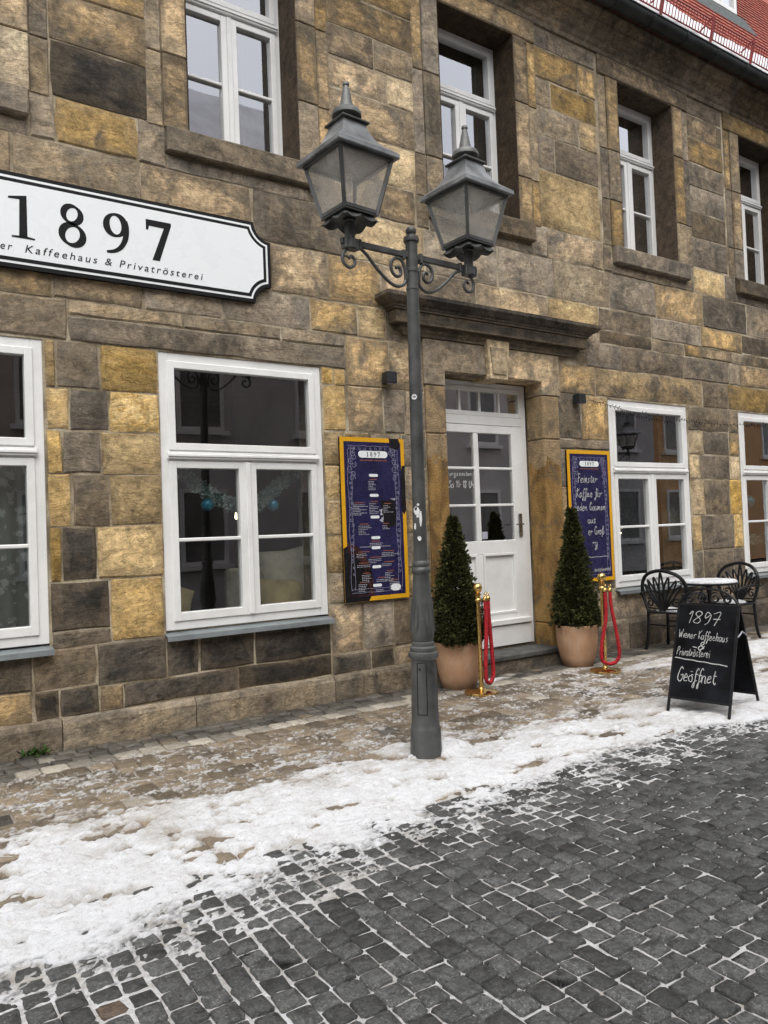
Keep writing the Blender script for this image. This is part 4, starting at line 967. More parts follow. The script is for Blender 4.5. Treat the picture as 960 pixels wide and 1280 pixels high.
HW = {'a': [[(.8,.85),(.45,1),(.08,.65),(.12,.12),(.48,.02),(.75,.45),(.82,.95),(.8,.25),(1,0)]], 'b': [[(.1,2),(.12,.1),(.15,.7),(.6,1),(.85,.5),(.5,0),(.12,.15)]],
 'c': [[(.75,.8),(.4,1),(.08,.55),(.25,.05),(.75,.12)]], 'd': [[(.75,.8),(.4,1),(.08,.5),(.35,0),(.7,.3),(.85,2),(.8,.3),(1,0)]], 'e': [[(.1,.5),(.7,.6),(.55,1),(.2,.85),(.1,.3),(.4,0),(.85,.2)]],
 'f': [[(.9,1.7),(.6,2),(.4,1.4),(.35,.2),(.25,-.8),(0,-.6),(.2,-.1),(.7,.2)],[(.1,1),(.8,1.05)]], 'g': [[(.75,.8),(.4,1),(.1,.55),(.35,.1),(.72,.5),(.8,.95),(.72,-.6),(.35,-1),(.08,-.6),(.9,.1)]],
 'h': [[(.12,2),(.1,0),(.2,.6),(.55,1),(.75,.6),(.78,.1),(.95,0)]], 'i': [[(.2,1),(.2,.15),(.4,0)],[(.22,1.45),(.26,1.5)]], 'j': [[(.4,1),(.38,-.6),(.1,-.9)],[(.4,1.4),(.45,1.45)]],
 'k': [[(.12,2),(.1,0)],[(.7,1),(.12,.5),(.8,0)]], 'l': [[(.15,.4),(.5,1.8),(.3,2),(.2,1.2),(.25,.1),(.55,.05)]], 'm': [[(.05,1),(.1,0),(.2,.7),(.45,1),(.5,.1),(.6,.7),(.85,1),(.95,.1),(1.15,0)]],
 'n': [[(.05,1),(.1,0),(.25,.75),(.55,1),(.7,.5),(.75,.05),(.95,0)]], 'o': [[(.45,1),(.1,.6),(.2,.08),(.6,.05),(.8,.5),(.5,1),(.9,.95)]], 'p': [[(.1,1),(.08,-1),(.12,.5),(.5,1),(.8,.5),(.45,0),(.12,.2)]],
 'r': [[(.08,1),(.12,0),(.25,.7),(.6,.95),(.8,.8)]], 's': [[(.7,.85),(.4,1),(.2,.75),(.6,.4),(.55,.05),(.08,.08)]], 't': [[(.35,1.7),(.3,.3),(.5,0),(.75,.15)],[(.02,1.1),(.7,1.15)]],
 'u': [[(.08,1),(.08,.3),(.35,0),(.7,.35),(.75,1),(.75,.2),(.95,0)]], 'v': [[(.05,1),(.4,0),(.75,1),(.95,.9)]], 'w': [[(.05,1),(.25,0),(.5,.8),(.75,0),(1,1)]], 'z': [[(.1,.95),(.7,.95),(.1,.05),(.8,.1)]],
 'F': [[(.3,2),(.2,0)],[(.0,2),(1,2.05)],[(.25,1.1),(.8,1.15)]], 'K': [[(.15,2),(.1,0)],[(.95,2),(.15,1),(1,0)]], 'G': [[(1,1.7),(.55,2),(.1,1.2),(.2,.25),(.7,0),(1,.5),(1,.95),(.6,.9),(1.15,.9)]],
 'W': [[(0,1.9),(.35,0),(.7,1.3),(1,0),(1.4,2)]], 'P': [[(.2,2),(.1,0)],[(.1,1.9),(.7,2),(.9,1.4),(.15,.95)]], 'S': [[(.95,1.75),(.55,2),(.2,1.5),(.8,.8),(.7,.1),(.05,.15)]], 'M': [[(.05,0),(.2,2),(.6,.6),(1,2),(1.15,0)]],
 'U': [[(.1,2),(.1,.5),(.5,0),(.9,.5),(.95,2)]], 'O': [[(.6,2),(.1,1.3),(.2,.2),(.7,0),(1.1,.8),(.9,1.8),(.6,2)]], '&': [[(1,.2),(.4,1.5),(.6,1.9),(.8,1.5),(.1,.6),(.3,.0),(.7,.2),(1,.9)]],
 '1': [[(.12,1.5),(.45,2),(.4,0)]], '8': [[(.8,1.7),(.4,2),(.15,1.6),(.8,.6),(.5,0),(.1,.4),(.8,1.5),(.8,1.7)]], '9': [[(.8,1.6),(.4,2),(.1,1.5),(.4,1.1),(.8,1.6),(.75,.4),(.4,0)]], '7': [[(.05,1.9),(.9,2),(.4,0)],[(.2,1.0),(.9,1.05)]],
 '-': [[(.05,.9),(.6,.95)]], 'ß': [[(.15,-.7),(.2,1.5),(.5,2),(.75,1.6),(.4,1.1),(.85,.6),(.6,0),(.35,.1)]], '.': [[(.2,.0),(.25,.08)]]}
for b_, u in (('o', 'ö'), ('u', 'ü'), ('O', 'Ö')): HW[u] = HW[b_] + ([[(.25,1.45),(.29,1.5)], [(.6,1.45),(.64,1.5)]] if b_ != 'O' else [[(.35,2.4),(.4,2.45)], [(.8,2.4),(.85,2.45)]])
WID = {'m': 1.2, 'i': .45, 'j': .6, 'W': 1.45, 'M': 1.25, 'l': .6, '1': .65, ' ': .7, 't': .75, 'G': 1.2, 'O': 1.2, 'Ö': 1.2, 'f': .75, 'r': .75, '.': .4}
def hand(mb, s, x, z, xh, w, y, width=None, slant=.12, t=.0012, seed=1, drift=0.0):
    r = random.Random(seed); tot = sum(WID.get(c, 1.0)+.08 for c in s); kx = xh*.85 if width is None else width/tot; cx = x
    for c in s:
        for st in HW.get(c, []):
            pts = [((cx + (p[0]+slant*p[1]+r.uniform(-.09, .09))*kx), z + (p[1]+r.uniform(-.10, .10))*xh + drift*(cx-x)) for p in st]
            sp = spline([(p[0], p[1], 0) for p in pts], 4) if len(pts) > 2 else [Vector((p[0], p[1], 0)) for p in pts]
            brush(mb, [(p.x, p.y) for p in sp], [w*r.uniform(.7, 1.2) for _ in sp], y, t)
        cx += (WID.get(c, 1.0)+.08)*kx
    return mb
def typed(s, x0, x1, z, size, y, mat, parent, shear=.22, space=1.35, name='lettering'):
    cu = bpy.data.curves.new(name, 'FONT'); cu.body = s; cu.size = size; cu.shear = shear; cu.space_character = space; cu.extrude = .0008; cu.resolution_u = 3
    o = bpy.data.objects.new(name, cu); COL.objects.link(o); bpy.context.view_layer.update()
    me = bpy.data.meshes.new_from_object(o.evaluated_get(bpy.context.evaluated_depsgraph_get())); bpy.data.objects.remove(o)
    xs = [v.co.x for v in me.vertices]; a, b = min(xs), max(xs); k = (x1-x0)/(b-a)
    for v in me.vertices: v.co = Vector((x0+(v.co.x-a)*k, y-.0008+v.co.z*-1, z+v.co.y))
    me.materials.clear(); me.materials.append(mat); me.name = name
    return link(name, me, parent)
def notch(x0, x1, z0, z1, r, i=0.0, n=8, step=.012):
    pts = []; a, b, c, d = x0+i, x1-i, z0+i, z1-i; rr = r+i
    def arc(cx, cz, a0, a1): return [(cx+rr*math.cos(R(a0+(a1-a0)*k/n)), cz+rr*math.sin(R(a0+(a1-a0)*k/n))) for k in range(n+1)]
    e = math.degrees(math.asin(i/rr)) if i > 0 else 0
    pts += arc(x0, z0, 90-e, 0+e); pts += arc(x1, z0, 180-e, 90+e); pts += arc(x1, z1, 270-e, 180+e); pts += arc(x0, z1, 360-e, 270+e)
    return pts
# ------------------------------------------------------------------ shop sign
sg = empty('shop_sign', (0, 0, 3.54)); tag(sg, 'white shop sign reading 1897 with notched corners and black double border', 'sign')
SX0, SX1, SZ0, SZ1 = -.16, 3.00, 0.0, .705
for i, (ins, c, nm) in enumerate(((0, 'sblack', 'backing'), (.030, 'swhite', 'outer_line'), (.048, 'sblack', 'inner_border'), (.075, 'swhite', 'face'))):
    pts = notch(SX0, SX1, SZ0, SZ1, .155, ins)
    MB().prism(pts, -.050-.002*i, (-.012 if i == 0 else -.049-.002*(i-1))).build(nm, M[c], sg)
yf = -.0565
for ch, x in (('1', .905), ('8', 1.245), ('9', 1.575), ('7', 1.905)):
    mb = MB(); digits(mb, ch, x, .222, .325, 0, yf); mb.build('numeral', M['sblack'], sg)
typed('Kaffeehaus & Privatrösterei', 1.01, 2.37, .122, .082, yf, M['sblack'], sg); typed('Wiener', .63, .925, .122, .082, yf, M['sblack'], sg)
# ------------------------------------------------------------------ menu boards
def ornament(mb, w, h, y, seed):
    r = random.Random(seed); i = .055
    for sx in (0, 1):
        def X(x): return x if sx == 0 else w-x
        for off in (.028, .034+.03):
            pts = [(X(off + .006*math.sin(z*14+off*90)), z) for z in np.linspace(.05, h-.06, 60)]
            brush(mb, pts, .0035, y)
        for k in range(26):              # leaf scrolls climbing the side, thicker towards the head
            z = h-.05 - (k/26)**1.25*(h-.2); R0 = (.030 if k < 9 else .016)*r.uniform(.8, 1.2); cx = .05 + (r.uniform(0, .06) if k < 9 else r.uniform(-.008, .012)); s_ = r.choice((-1, 1)); a0 = r.uniform(0, 6.28)
            pts = [(X(cx + R0*(1-.75*t/14)*math.cos(a0+s_*t*.55)), z + R0*(1-.75*t/14)*math.sin(a0+s_*t*.55)) for t in range(15)]
            brush(mb, pts, [.005*(1-.5*t/15) for t in range(15)], y)
    for z in (.03, .062, h-.03): brush(mb, [(.03+(w-.06)*t/20, z+.003*math.sin(t*1.3)) for t in range(21)], .0032, y)
    for k in range(10):
        x = .05+(w-.1)*k/9; R0 = .016; pts = [(x+R0*(1-.7*t/10)*math.cos(t*.6+k), h-.055+R0*(1-.7*t/10)*math.sin(t*.6+k)) for t in range(11)]; brush(mb, pts, .003, y)
def pill(x0, x1, z0, z1, n=6):
    r_ = (z1-z0)/2; cz = (z0+z1)/2
    return [(x1-r_+r_*math.cos(R(-90+180*k/n)), cz+r_*math.sin(R(-90+180*k/n))) for k in range(n+1)] + [(x0+r_+r_*math.cos(R(90+180*k/n)), cz+r_*math.sin(R(90+180*k/n))) for k in range(n+1)]
def board(name, x0, z0, w, h, fw, label):
    b = empty(name, (x0, 0, z0)); tag(b, label, 'menu board', 'boards beside the door')
    MB().box(0, w, -.036, -.010, 0, h, .002).build('backing', M['ink'], b)
    mb = MB(); y0, y1 = -.040, -.0355
    mb.box(0, w, y0, y1, 0, fw); mb.box(0, w, y0, y1, h-fw, h); mb.box(0, fw, y0+.0002, y1, fw, h-fw); mb.box(w-fw, w, y0+.0002, y1, fw, h-fw); mb.build('yellow_border', M['yellow'], b)
    MB().box(fw-.003, w-fw+.003, -.0382, -.0355, fw-.003, h-fw+.003).build('panel', M['navy'], b)
    i = fw+.01; mo = MB(); ornament(mo, w-2*i, h-2*i, 0, 3); mo.xf(Matrix.Translation((i, -.0388, i))); tag(mo.build('ornament', M['ornament'], b), kind='stuff')
    MB().prism(pill(w/2-.165, w/2+.165, h-.19, h-.125), -.0415, -.038).build('name_plate', M['swhite'], b)
    mb = MB(); digits(mb, '1897', w/2-.075, h-.178, .042, .042, -.0417, .0008); tag(mb.build('numerals', M['sblack'], b), kind='stuff')
    rr = random.Random(2); mb = MB(); x = w/2-.15
    while x < w/2+.15:
        l = rr.uniform(.005, .012); brush(mb, [(x, h-.215), (x+l, h-.215)], .014 if rr.random() < .3 else .009, -.0387); x += l+.004
    tag(mb.build('subtitle', M['redp'], b), kind='stuff')
    return b
b1 = board('menu_board', 3.645, .872, .725, 1.535, .040, 'blue menu board with yellow border and rows of small print, left of the lamp post')
w, h = .725, 1.535; y = -.0392
# printed coffee beans in two corners
MB().prism([(.0, .0), (.26, .0), (.29, .045), (.045, .045), (.045, .47), (.04, .52), (.0, .50)], -.0408, -.0395).build('corner_print', M['ink'], b1)
MB().prism([(.55, 1.535), (.66, 1.535), (.68, 1.49), (.66, 1.44), (.62, 1.43), (.56, 1.45)], -.0408, -.0395).build('corner_print', M['ink'], b1)
MB().prism([(.725, 1.28), (.69, 1.27), (.675, 1.15), (.672, .85), (.70, .80), (.725, .84)], -.0408, -.0395).build('corner_print', M['ink'], b1)
MB().prism([(.045, .045)] + [(.045+.31*math.cos(R(90-90*k/12))*.92, .05+.50*math.sin(R(90-90*k/12))) for k in range(13)], -.0386, -.0381).build('bean_print', M['cocoa'], b1)
MB().prism([(.045, .06)] + [(.045+.22*math.cos(R(90-90*k/12)), .06+.40*math.sin(R(90-90*k/12))) for k in range(13)], -.0390, -.0386).build('bean_print', M['ink'], b1)
MB().prism([(.43, .94), (.60, .94), (.61, .70), (.49, .68), (.44, .74)], -.0390, -.0384).build('cup_print', M['ink'], b1)
mb = MB()
for pt in (((.41, .85), (.45, .86), (.44, .82)), ((.43, .83), (.46, .80), (.42, .80)), ((.41, .75), (.46, .79), (.45, .73)), ((.54, .955), (.60, .96), (.60, .94))): mb.prism(pt, -.0396, -.0390)
tag(mb.build('splash_print', M['greyp'], b1), kind='stuff')
rr = random.Random(8); tx = MB(); hd = MB()
def textblock(x, z, wd, n, head=True, step=.0155):
    if head: brush(hd, [(x+wd*.1, z+.02), (x+wd*.75, z+.02)], .007, y)
    for k in range(n):
        xx = x; e = x+wd*rr.uniform(.35, 1)
        while xx < e:
            l = rr.uniform(.008, .022); brush(tx, [(xx, z-k*step), (min(e, xx+l), z-k*step)], .0055, y); xx += l+.005
for z in (1.165, .975, .770, .575, .48, .30, .125): MB().prism(pill(.31, .41, z, z+.027), -.0405, -.038).build('section_plate', M['swhite'], b1)
for (x, z, wd, n, hh) in ((.30, 1.12, .13, 6, 1), (.12, .90, .17, 7, 1), (.30, .91, .13, 7, 1), (.46, .89, .12, 5, 1), (.17, .70, .15, 6, 1), (.44, .70, .10, 3, 1), (.29, .535, .15, 3, 1), (.18, .505, .36, 1, 0), (.14, .44, .19, 3, 1), (.42, .44, .2, 3, 1), (.27, .385, .2, 3, 1), (.14, .335, .19, 2, 1), (.42, .335, .19, 2, 1), (.19, .24, .12, 5, 1), (.45, .25, .14, 6, 1), (.15, .155, .14, 5, 1), (.35, .19, .13, 2, 1), (.50, .16, .13, 5, 1), (.34, .095, .14, 2, 0)): textblock(x, z, wd, n, hh)
tag(tx.build('small_print', M['greyp'], b1), kind='stuff'); tag(hd.build('headings', M['redp'], b1), kind='stuff')
MB().prism(pill(.51, .63, .075, .14, 3), -.0405, -.038).build('note_plate', M['swhite'], b1)
b2 = board('chalk_menu_board', 6.655, .84, .735, 1.53, .042, 'blue board with yellow border and white handwriting, right of the door')
mb = MB(); y = -.0392
hand(mb, 'Feinster', .16, 1.155, .050, .007, y, .34, seed=1); hand(mb, 'Kaffee für', .13, .985, .050, .007, y, .44, seed=2); hand(mb, 'jeden Gaumen', .10, .83, .046, .0065, y, .52, seed=3)
hand(mb, 'aus', .30, .68, .046, .0065, y, .15, seed=4); hand(mb, 'er Groß', .30, .545, .046, .0065, y, .28, seed=5); hand(mb, 'rg', .36, .41, .046, .0065, y, .10, seed=6)
brush(mb, [(.14+.5*k/12, .285+.003*math.sin(k*2)) for k in range(13)], .005, y)
rr = random.Random(3); brush(mb, [(.38+.28*k/40, .13+.022*math.sin(k*2.4)+rr.uniform(-.008, .008)) for k in range(41)], .006, y)
tag(mb.build('handwriting', M['chalk'], b2), kind='stuff')
# opening hours written on the door glass
dn = MB(); hand(dn, 'Öffnungszeiten', -.62, 2.085, .026, .007, 0, .46, seed=3); hand(dn, 'Mo-So 11-18 Uhr', -.62, 1.955, .036, .009, 0, .51, seed=4)
o = dn.build('opening_hours', M['chalk'], leaf, loc=(.02, .0535, -.42))
MB().box(.01, .09, .0535, .0565, 1.39, 1.47).build('door_note', M['greyp'], leaf, loc=(-.04, 0, -.42))
# ================================================================== wall lamps and light string
for x, z, lb in ((4.21, 2.99, 'small black cube wall lamp above the menu board'), (6.87, 2.96, 'small black cube wall lamp between the door and the right board')):
    t = empty('wall_lamp', (x, 0, z)); tag(t, lb, 'wall lamp', 'cube wall lamps')
    MB().box(-.055, .055, -.125, -.022, -.055, .055, .004).build('housing', M['lampbox'], t); MB().box(-.035, .035, -.024, -.008, -.04, .04).build('wall_plate', M['lampbox'], t)
    MB().lathe([(.03, -.058), (.034, -.054)], (0, -.073, 0), 14).build('lens', M['greyp'], t)
t = empty('light_string', (7.1, -.03, 2.98)); tag(t, 'thin dark cable with tiny bulbs strung across the right window tops', 'light string')
pts = [(0, 0, -.01)] + [(p[0]-7.1, -.01, p[1]-2.98) for p in ((7.47, 2.92), (7.8, 2.875), (8.3, 2.85), (8.83, 2.82), (9.4, 2.80), (10.17, 2.815), (10.9, 2.86), (11.7, 2.83), (12.6, 2.9))]
sp = spline(pts, 10); MB().tube(sp, .0035, 5).build('cable', M['black'], t)
mb = MB(); rr = random.Random(6)
for k in range(2, len(sp)-1):
    p = sp[k]; mb.tube([p, p + Vector((rr.uniform(-.02, .02), -.01, rr.choice((-.035, -.03, .025))))], .004, 4)
tag(mb.build('bulbs', M['black'], t), kind='stuff')
# ================================================================== clipped cones in terracotta pots
def leafmat(name, a, b, c):
    m = NM(name); oi = m.n('ShaderNodeAttribute'); oi.attribute_name = 'tone'; v = m.coord('Object', True); n = m.noise(v, 9, 3)
    col = m.ramp(m.math('ADD', m.math('MULTIPLY', oi.outputs['Fac'], .7), m.math('MULTIPLY', n, .4)), [(.2, a), (.55, b), (.95, c)])
    return m.bsdf(col, .6, 0, None, .15)
M['yew'] = leafmat('clipped_evergreen', (.016, .019, .008), (.044, .050, .018), (.11, .105, .036))
def leaves(pts, name, mat, parent, size, seed, loc=(0, 0, 0), per=5):
    """pts: (position, outward) -> small twigs of pointed leaves, each leaf two faces folded along its rib"""
    r = random.Random(seed); vs = []; fs = []; tn = []
    for p, o in pts:
        tone = r.random()
        for k in range(per):
            d = Vector((r.gauss(0, .6), r.gauss(0, .6), r.gauss(.25, .6))) + o*.9
            if d.length < 1e-4: continue
            d.normalize(); s = d.cross(Vector((r.gauss(0, 1), r.gauss(0, 1), r.gauss(0, 1)))); s.normalize(); n = s.cross(d)
            L = size*r.uniform(.7, 1.35); w = L*.24; b = p + d*r.uniform(0, .012)
            i = len(vs); vs += [b, b+d*L*.5+s*w-n*w*.4, b+d*L, b+d*L*.5-s*w-n*w*.4]; fs += [(i, i+1, i+2), (i, i+2, i+3)]; tn += [min(1, max(0, tone*.6+r.random()*.4))]*4
    me = bpy.data.meshes.new(name); me.from_pydata([v[:] for v in vs], [], fs); me.materials.append(mat)
    at = me.attributes.new('tone', 'FLOAT', 'POINT'); at.data.foreach_set('value', tn)
    return link(name, me, parent, loc)
def topiary(x, y, rz, ht, lb, seed, rad=.238):
    t = empty('potted_topiary', (x, y, -.004), rz); tag(t, lb, 'potted plant', 'clipped cones flanking the door'); r = random.Random(seed)
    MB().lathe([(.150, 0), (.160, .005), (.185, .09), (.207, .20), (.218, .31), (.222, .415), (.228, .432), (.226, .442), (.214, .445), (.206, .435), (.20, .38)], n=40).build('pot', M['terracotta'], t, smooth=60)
    MB().lathe([(.202, .385), (.15, .395), (.02, .40)], n=24).build('soil', M['soil'], t)
    MB().lathe([(.022, .38), (.018, .6), (.008, 1.2)], n=8).build('trunk', M['bark'], t)
    z0, z1 = .42, ht; prof = lambda u: rad*(1-u)**1.04*(1 if u > .06 else .80+u*3.3) + .022
    pts = []
    for k in range(4300):
        u = 1-(1-r.random())**.62; u = min(u, .995) if r.random() > .03 else r.uniform(.9, 1.02)
        a = r.uniform(0, 2*math.pi); lump = 1 + .13*math.sin(a*3+u*9+seed) + .10*math.sin(a*5-u*17+seed) + .08*math.sin(a*2+u*31) + r.gauss(0, .06)
        rr_ = prof(min(1, u))*lump*math.sqrt(r.uniform(.50, 1.0)); p = Vector((rr_*math.cos(a), rr_*math.sin(a), z0+u*(z1-z0)))
        pts.append((p, Vector((math.cos(a), math.sin(a), .35))))
    for k in range(240):
        u = r.random()**1.2; a = r.uniform(0, 6.28); rr_ = prof(u)*r.uniform(1.05, 1.30)+.012; pts.append((Vector((rr_*math.cos(a), rr_*math.sin(a), z0+u*(z1-z0))), Vector((math.cos(a), math.sin(a), .6))))
    leaves(pts, 'foliage', M['yew'], t, .034, seed, per=6)
    tw = MB()
    for k in range(60):
        u = r.random()*.9; a = r.uniform(0, 6.28); rr_ = prof(u)*.85; z = z0+u*(z1-z0); tw.tube([(0, 0, z-.08), (rr_*math.cos(a), rr_*math.sin(a), z)], .003, 4)
    tw.build('twigs', M['bark'], t)
topiary(4.70, -.345, .3, 1.60, 'clipped evergreen cone in terracotta pot just behind the lamp post', 3)
topiary(6.34, -.36, 1.7, 1.66, 'clipped evergreen cone in terracotta pot in front of the right blue board', 9, .215)
# ================================================================== brass stanchions and folded ropes
def stanchion(x, y, lb):
    t = empty('brass_stanchion', (x, y, .0)); tag(t, lb, 'stanchion', 'brass posts at the door')
    MB().lathe([(.155, -.005), (.158, .006), (.155, .018), (.12, .026), (.05, .034), (.03, .042), (.024, .055)], n=36).build('base', M['gold'], t, smooth=True)
    MB().lathe([(.021, .05), (.021, .84)], n=20).build('post', M['gold'], t, smooth=True)
    MB().lathe([(.021, .835), (.032, .84), (.034, .85), (.032, .86), (.024, .868), (.024, .895), (.034, .90), (.034, .908), (.018, .914), (.018, .922)], n=20).build('ring_plate', M['gold'], t, smooth=True)
    MB().lathe([(.018, .918), (.034, .93), (.043, .95), (.045, .963), (.043, .978), (.034, .996), (.018, 1.006), (.002, 1.008)], n=20).build('knob', M['gold'], t, smooth=True)
    return t
def rope(x, y, lb, ax, ends, drop, wid, zt):
    t = empty('velvet_rope', (x, y, 0)); tag(t, lb, 'rope', 'red ropes')
    d = Vector((math.cos(ax), math.sin(ax), 0))
    def P(u, z): return tuple(d*u + Vector((0, 0, z)))
    z0 = zt; zb = zt-drop
    path = spline([P(-ends, z0), P(-ends*1.05, z0-drop*.35), P(-wid*.42, z0-drop*.72), P(-wid*.46, zb+.05), P(-wid*.25, zb+.008), P(wid*.08, zb), P(wid*.40, zb+.04), P(wid*.5, zb+.13), P(wid*.35, z0-drop*.5), P(ends*1.2, z0-drop*.2), P(ends, z0)], 7)
    MB().tube(path, .0185, 12).build('cord', M['velvet'], t, smooth=True)
    for s_ in (-1, 1):
        MB().lathe([(.016, 0), (.022, .004), (.022, .030), (.014, .04), (.008, .044)], P(s_*ends, z0-.004), 14).build('ferrule', M['gold'], t, smooth=True)
        pts = [Vector(P(s_*ends, z0+.05)) + Vector((0, .014*math.sin(a), .016*math.cos(a)+.005)) for a in np.linspace(0, 2*math.pi, 13)[:-1]]
        MB().tube(pts, .004, 6, closed=True).build('hook', M['gold'], t, smooth=True)
stanchion(4.67, -.70, 'brass stanchion with ball top before the left potted cone')
stanchion(6.255, -.80, 'brass stanchion with ball top before the right potted cone')
rope(4.745, -.735, 'narrow folded red velvet rope hanging from the left stanchion', R(15), .022, .755, .13, .845)
rope(6.285, -.845, 'wide hanging loop of red velvet rope on the right stanchion', R(-33), .026, .735, .19, .815)
# ================================================================== pavement board
ab = empty('pavement_board', (5.293, -2.494, -.005), -1.402); tag(ab, 'black chalk pavement board with scrolled iron top, reading 1897 and Geöffnet', 'pavement sign')
w, d, h = .497, .296, .845
def side(sg, name):
    p = empty(name, (0, d if sg > 0 else d, 0), 0, ab)
    Mx = Matrix.Translation((0, 0, h)) @ Matrix.Rotation(sg*math.atan2(d, h), 4, 'X')   # hinge at the top edge
    return p, Mx
L = math.hypot(d, h)
for sg, name in ((-1, 'front_leaf'), (1, 'rear_leaf')):
    p, Mx = side(sg, name)
    fr = MB(); y0 = 0
    for x in (-w/2, w/2-.018): fr.box(x, x+.018, -.010, .010, -L, .0, .002)
    fr.box(-w/2+.017, w/2-.017, -.009, .009, -.020, -.002, .002); fr.box(-w/2+.017, w/2-.017, -.009, .009, -L+.115, -L+.133, .002)
    fr.xf(Mx).build('leg_frame', M['black'], p)
    MB().box(-w/2+.016, w/2-.016, -.006, .004, -L+.128, -.018).xf(Mx).build('slate', M['slate'], p)
    if sg < 0:
        mb = MB(); y = -.0065; t0 = -L
        hand(mb, '1897', -.16, -.165, .050, .0052, y, .27, seed=4, drift=-.05)
        hand(mb, 'Wiener Kaffeehaus', -.215, -.285, .034, .0036, y, .40, seed=7, drift=-.04)
        hand(mb, '&', -.05, -.375, .032, .007, y, .05, seed=2); brush(mb, [(-.09, -.355), (-.055, -.36)], .006, y)
        hand(mb, 'Privatrösterei', -.215, -.43, .034, .0036, y, .27, seed=9); brush(mb, [(-.225+.42*k/14, -.452-.0022*k+.002*math.sin(k*1.7)) for k in range(15)], [.0065]*15, y)
        hand(mb, 'Geöffnet', -.19, -.635, .056, .0055, y, .31, seed=3, drift=.02)
        tag(mb.xf(Mx).build('chalk_writing', M['chalk'], p), kind='stuff')
    sc = MB()                                        # scrolled crest
    crest = spline([(-w/2+.01, 0, 0), (-w/2+.05, 0, .055), (-.12, 0, .105), (0, 0, .125), (.12, 0, .105), (w/2-.05, 0, .055), (w/2-.01, 0, 0)], 6); sc.tube(crest, .0085, 7, flat=(0, 1, 0))
    for sx in (-1, 1):
        for (cx, cz, r0, a0, dr) in ((.055, .052, .045, 1.2, 1), (.145, .040, .036, 2.2, -1)):
            pts = [(sx*(cx + r0*(1-.72*k/20)*math.cos(a0+dr*k*.42)), 0, cz + r0*(1-.72*k/20)*math.sin(a0+dr*k*.42)) for k in range(21)]; sc.tube(pts, .0065, 6, flat=(0, 1, 0))
    sc.xf(Matrix.Translation((0, sg*.012, h-.004)) @ Matrix.Rotation(sg*.10, 4, 'X')).build('crest', M['black'], p, smooth=True)
for x in (-w/2-.004, w/2+.004): MB().tube([(x, d-.085, h-.24), (x, d, h-.205), (x, d+.085, h-.24)], .006, 5).build('stay', M['greyp'], ab)
# ================================================================== cast garden chairs and table
def chair():
    c = empty('garden_chair')
    # seat faces +x; backrest stands at x = -.22
    mb = MB()
    for k in range(7): y = -.19+.38*k/6; mb.tube([(-.20, y*.92, .445), (0, y, .435), (.20, y*1.02, .448)], .009, 6)
    mb.build('seat_slats', M['black'], c, smooth=True)
    MB().tube(spline([(-.21, -.20, .45), (.0, -.225, .44), (.20, -.22, .45), (.23, 0, .452), (.20, .22, .45), (.0, .225, .44), (-.21, .20, .45), (-.22, 0, .45)], 5, True), .014, 8, closed=True).build('seat_frame', M['black'], c, smooth=True)
    for sx, sy in ((-1, -1), (-1, 1), (1, -1), (1, 1)):
        MB().tube(spline([(sx*.20, sy*.20, .45), (sx*.205, sy*.205, .30), (sx*.215, sy*.215, .12), (sx*.235, sy*.235, .0)], 4), .019, 8).build('leg', M['black'], c, smooth=True)
    MB().tube([(-.205, -.205, .30), (-.205, .205, .30)], .010, 6).build('stretcher', M['black'], c); MB().tube([(.205, -.205, .30), (.205, .205, .30)], .010, 6).build('stretcher', M['black'], c)
    def B(u, v): return (-.215-.10*(v-.45)**1.0*.55 + .06*(u/.3)**2*(-1)*-1, u, v)      # slightly dished back
    out = spline([B(-.20, .45), B(-.25, .56), B(-.285, .68), B(-.27, .80), B(-.20, .885), B(-.10, .925), B(0, .94), B(.10, .925), B(.20, .885), B(.27, .80), B(.285, .68), B(.25, .56), B(.20, .45)], 6)
    MB().tube(out, .021, 8).build('back_frame', M['black'], c, smooth=True)
    mb = MB()
    for k in (-3, -2, -1, 1, 2, 3):                  # fan of leaf-shaped loops
        a = k*.24; tip = (math.sin(a)*.40, .47+math.cos(a)*.40); tip = (max(-.235, min(.235, tip[0])), min(.89, tip[1])); side_ = .028
        m_ = ((tip[0])*.6, .47+(tip[1]-.47)*.62)
        mb.tube(spline([B(k*.008, .47), B(m_[0]-side_, m_[1]), B(*tip), B(m_[0]+side_, m_[1]), B(k*.008, .47)], 6), .0115, 6)
    mb.tube(spline([B(0, .47), B(-.03, .68), B(0, .92), B(.03, .68), B(0, .47)], 6), .0115, 6)
    for s_ in (-1, 1):
        pts = [B(s_*(.17 + .055*(1-.7*k/16)*math.cos(1.0+k*.45)), .56 + .055*(1-.7*k/16)*math.sin(1.0+k*.45)) for k in range(17)]; mb.tube(pts, .0105, 6)
    mb.tube([B(-.22, .50), B(0, .485), B(.22, .50)], .009, 6)
    mb.build('back_scrollwork', M['black'], c, smooth=True)
    for s_ in (-1, 1):
        MB().tube(spline([(-.235, s_*.27, .66), (-.10, s_*.29, .675), (.08, s_*.285, .665), (.19, s_*.265, .63), (.20, s_*.245, .58), (.17, s_*.235, .45)], 6), .017, 8).build('armrest', M['black'], c, smooth=True)
    return c
ch = chair(); ch.location = (7.91, -.445, -.004); ch.rotation_euler.z = R(4)
tag(ch, 'black cast metal garden chair seen from behind, left of the snowy table', 'chair', 'garden chairs')
c2 = copy_tree(ch); c2.location = (9.09, -.43, -.004); c2.rotation_euler.z = R(176)
tag(c2, 'black cast metal garden chair on the right of the snowy table, behind the pavement board', 'chair', 'garden chairs')
t = empty('garden_table', (8.56, -.50, -.004)); tag(t, 'round black garden table between the two chairs, its top under snow', 'table')
MB().lathe([(.325, .725), (.335, .732), (.335, .745), (.325, .75)], n=40).build('table_top', M['black'], t, smooth=30)
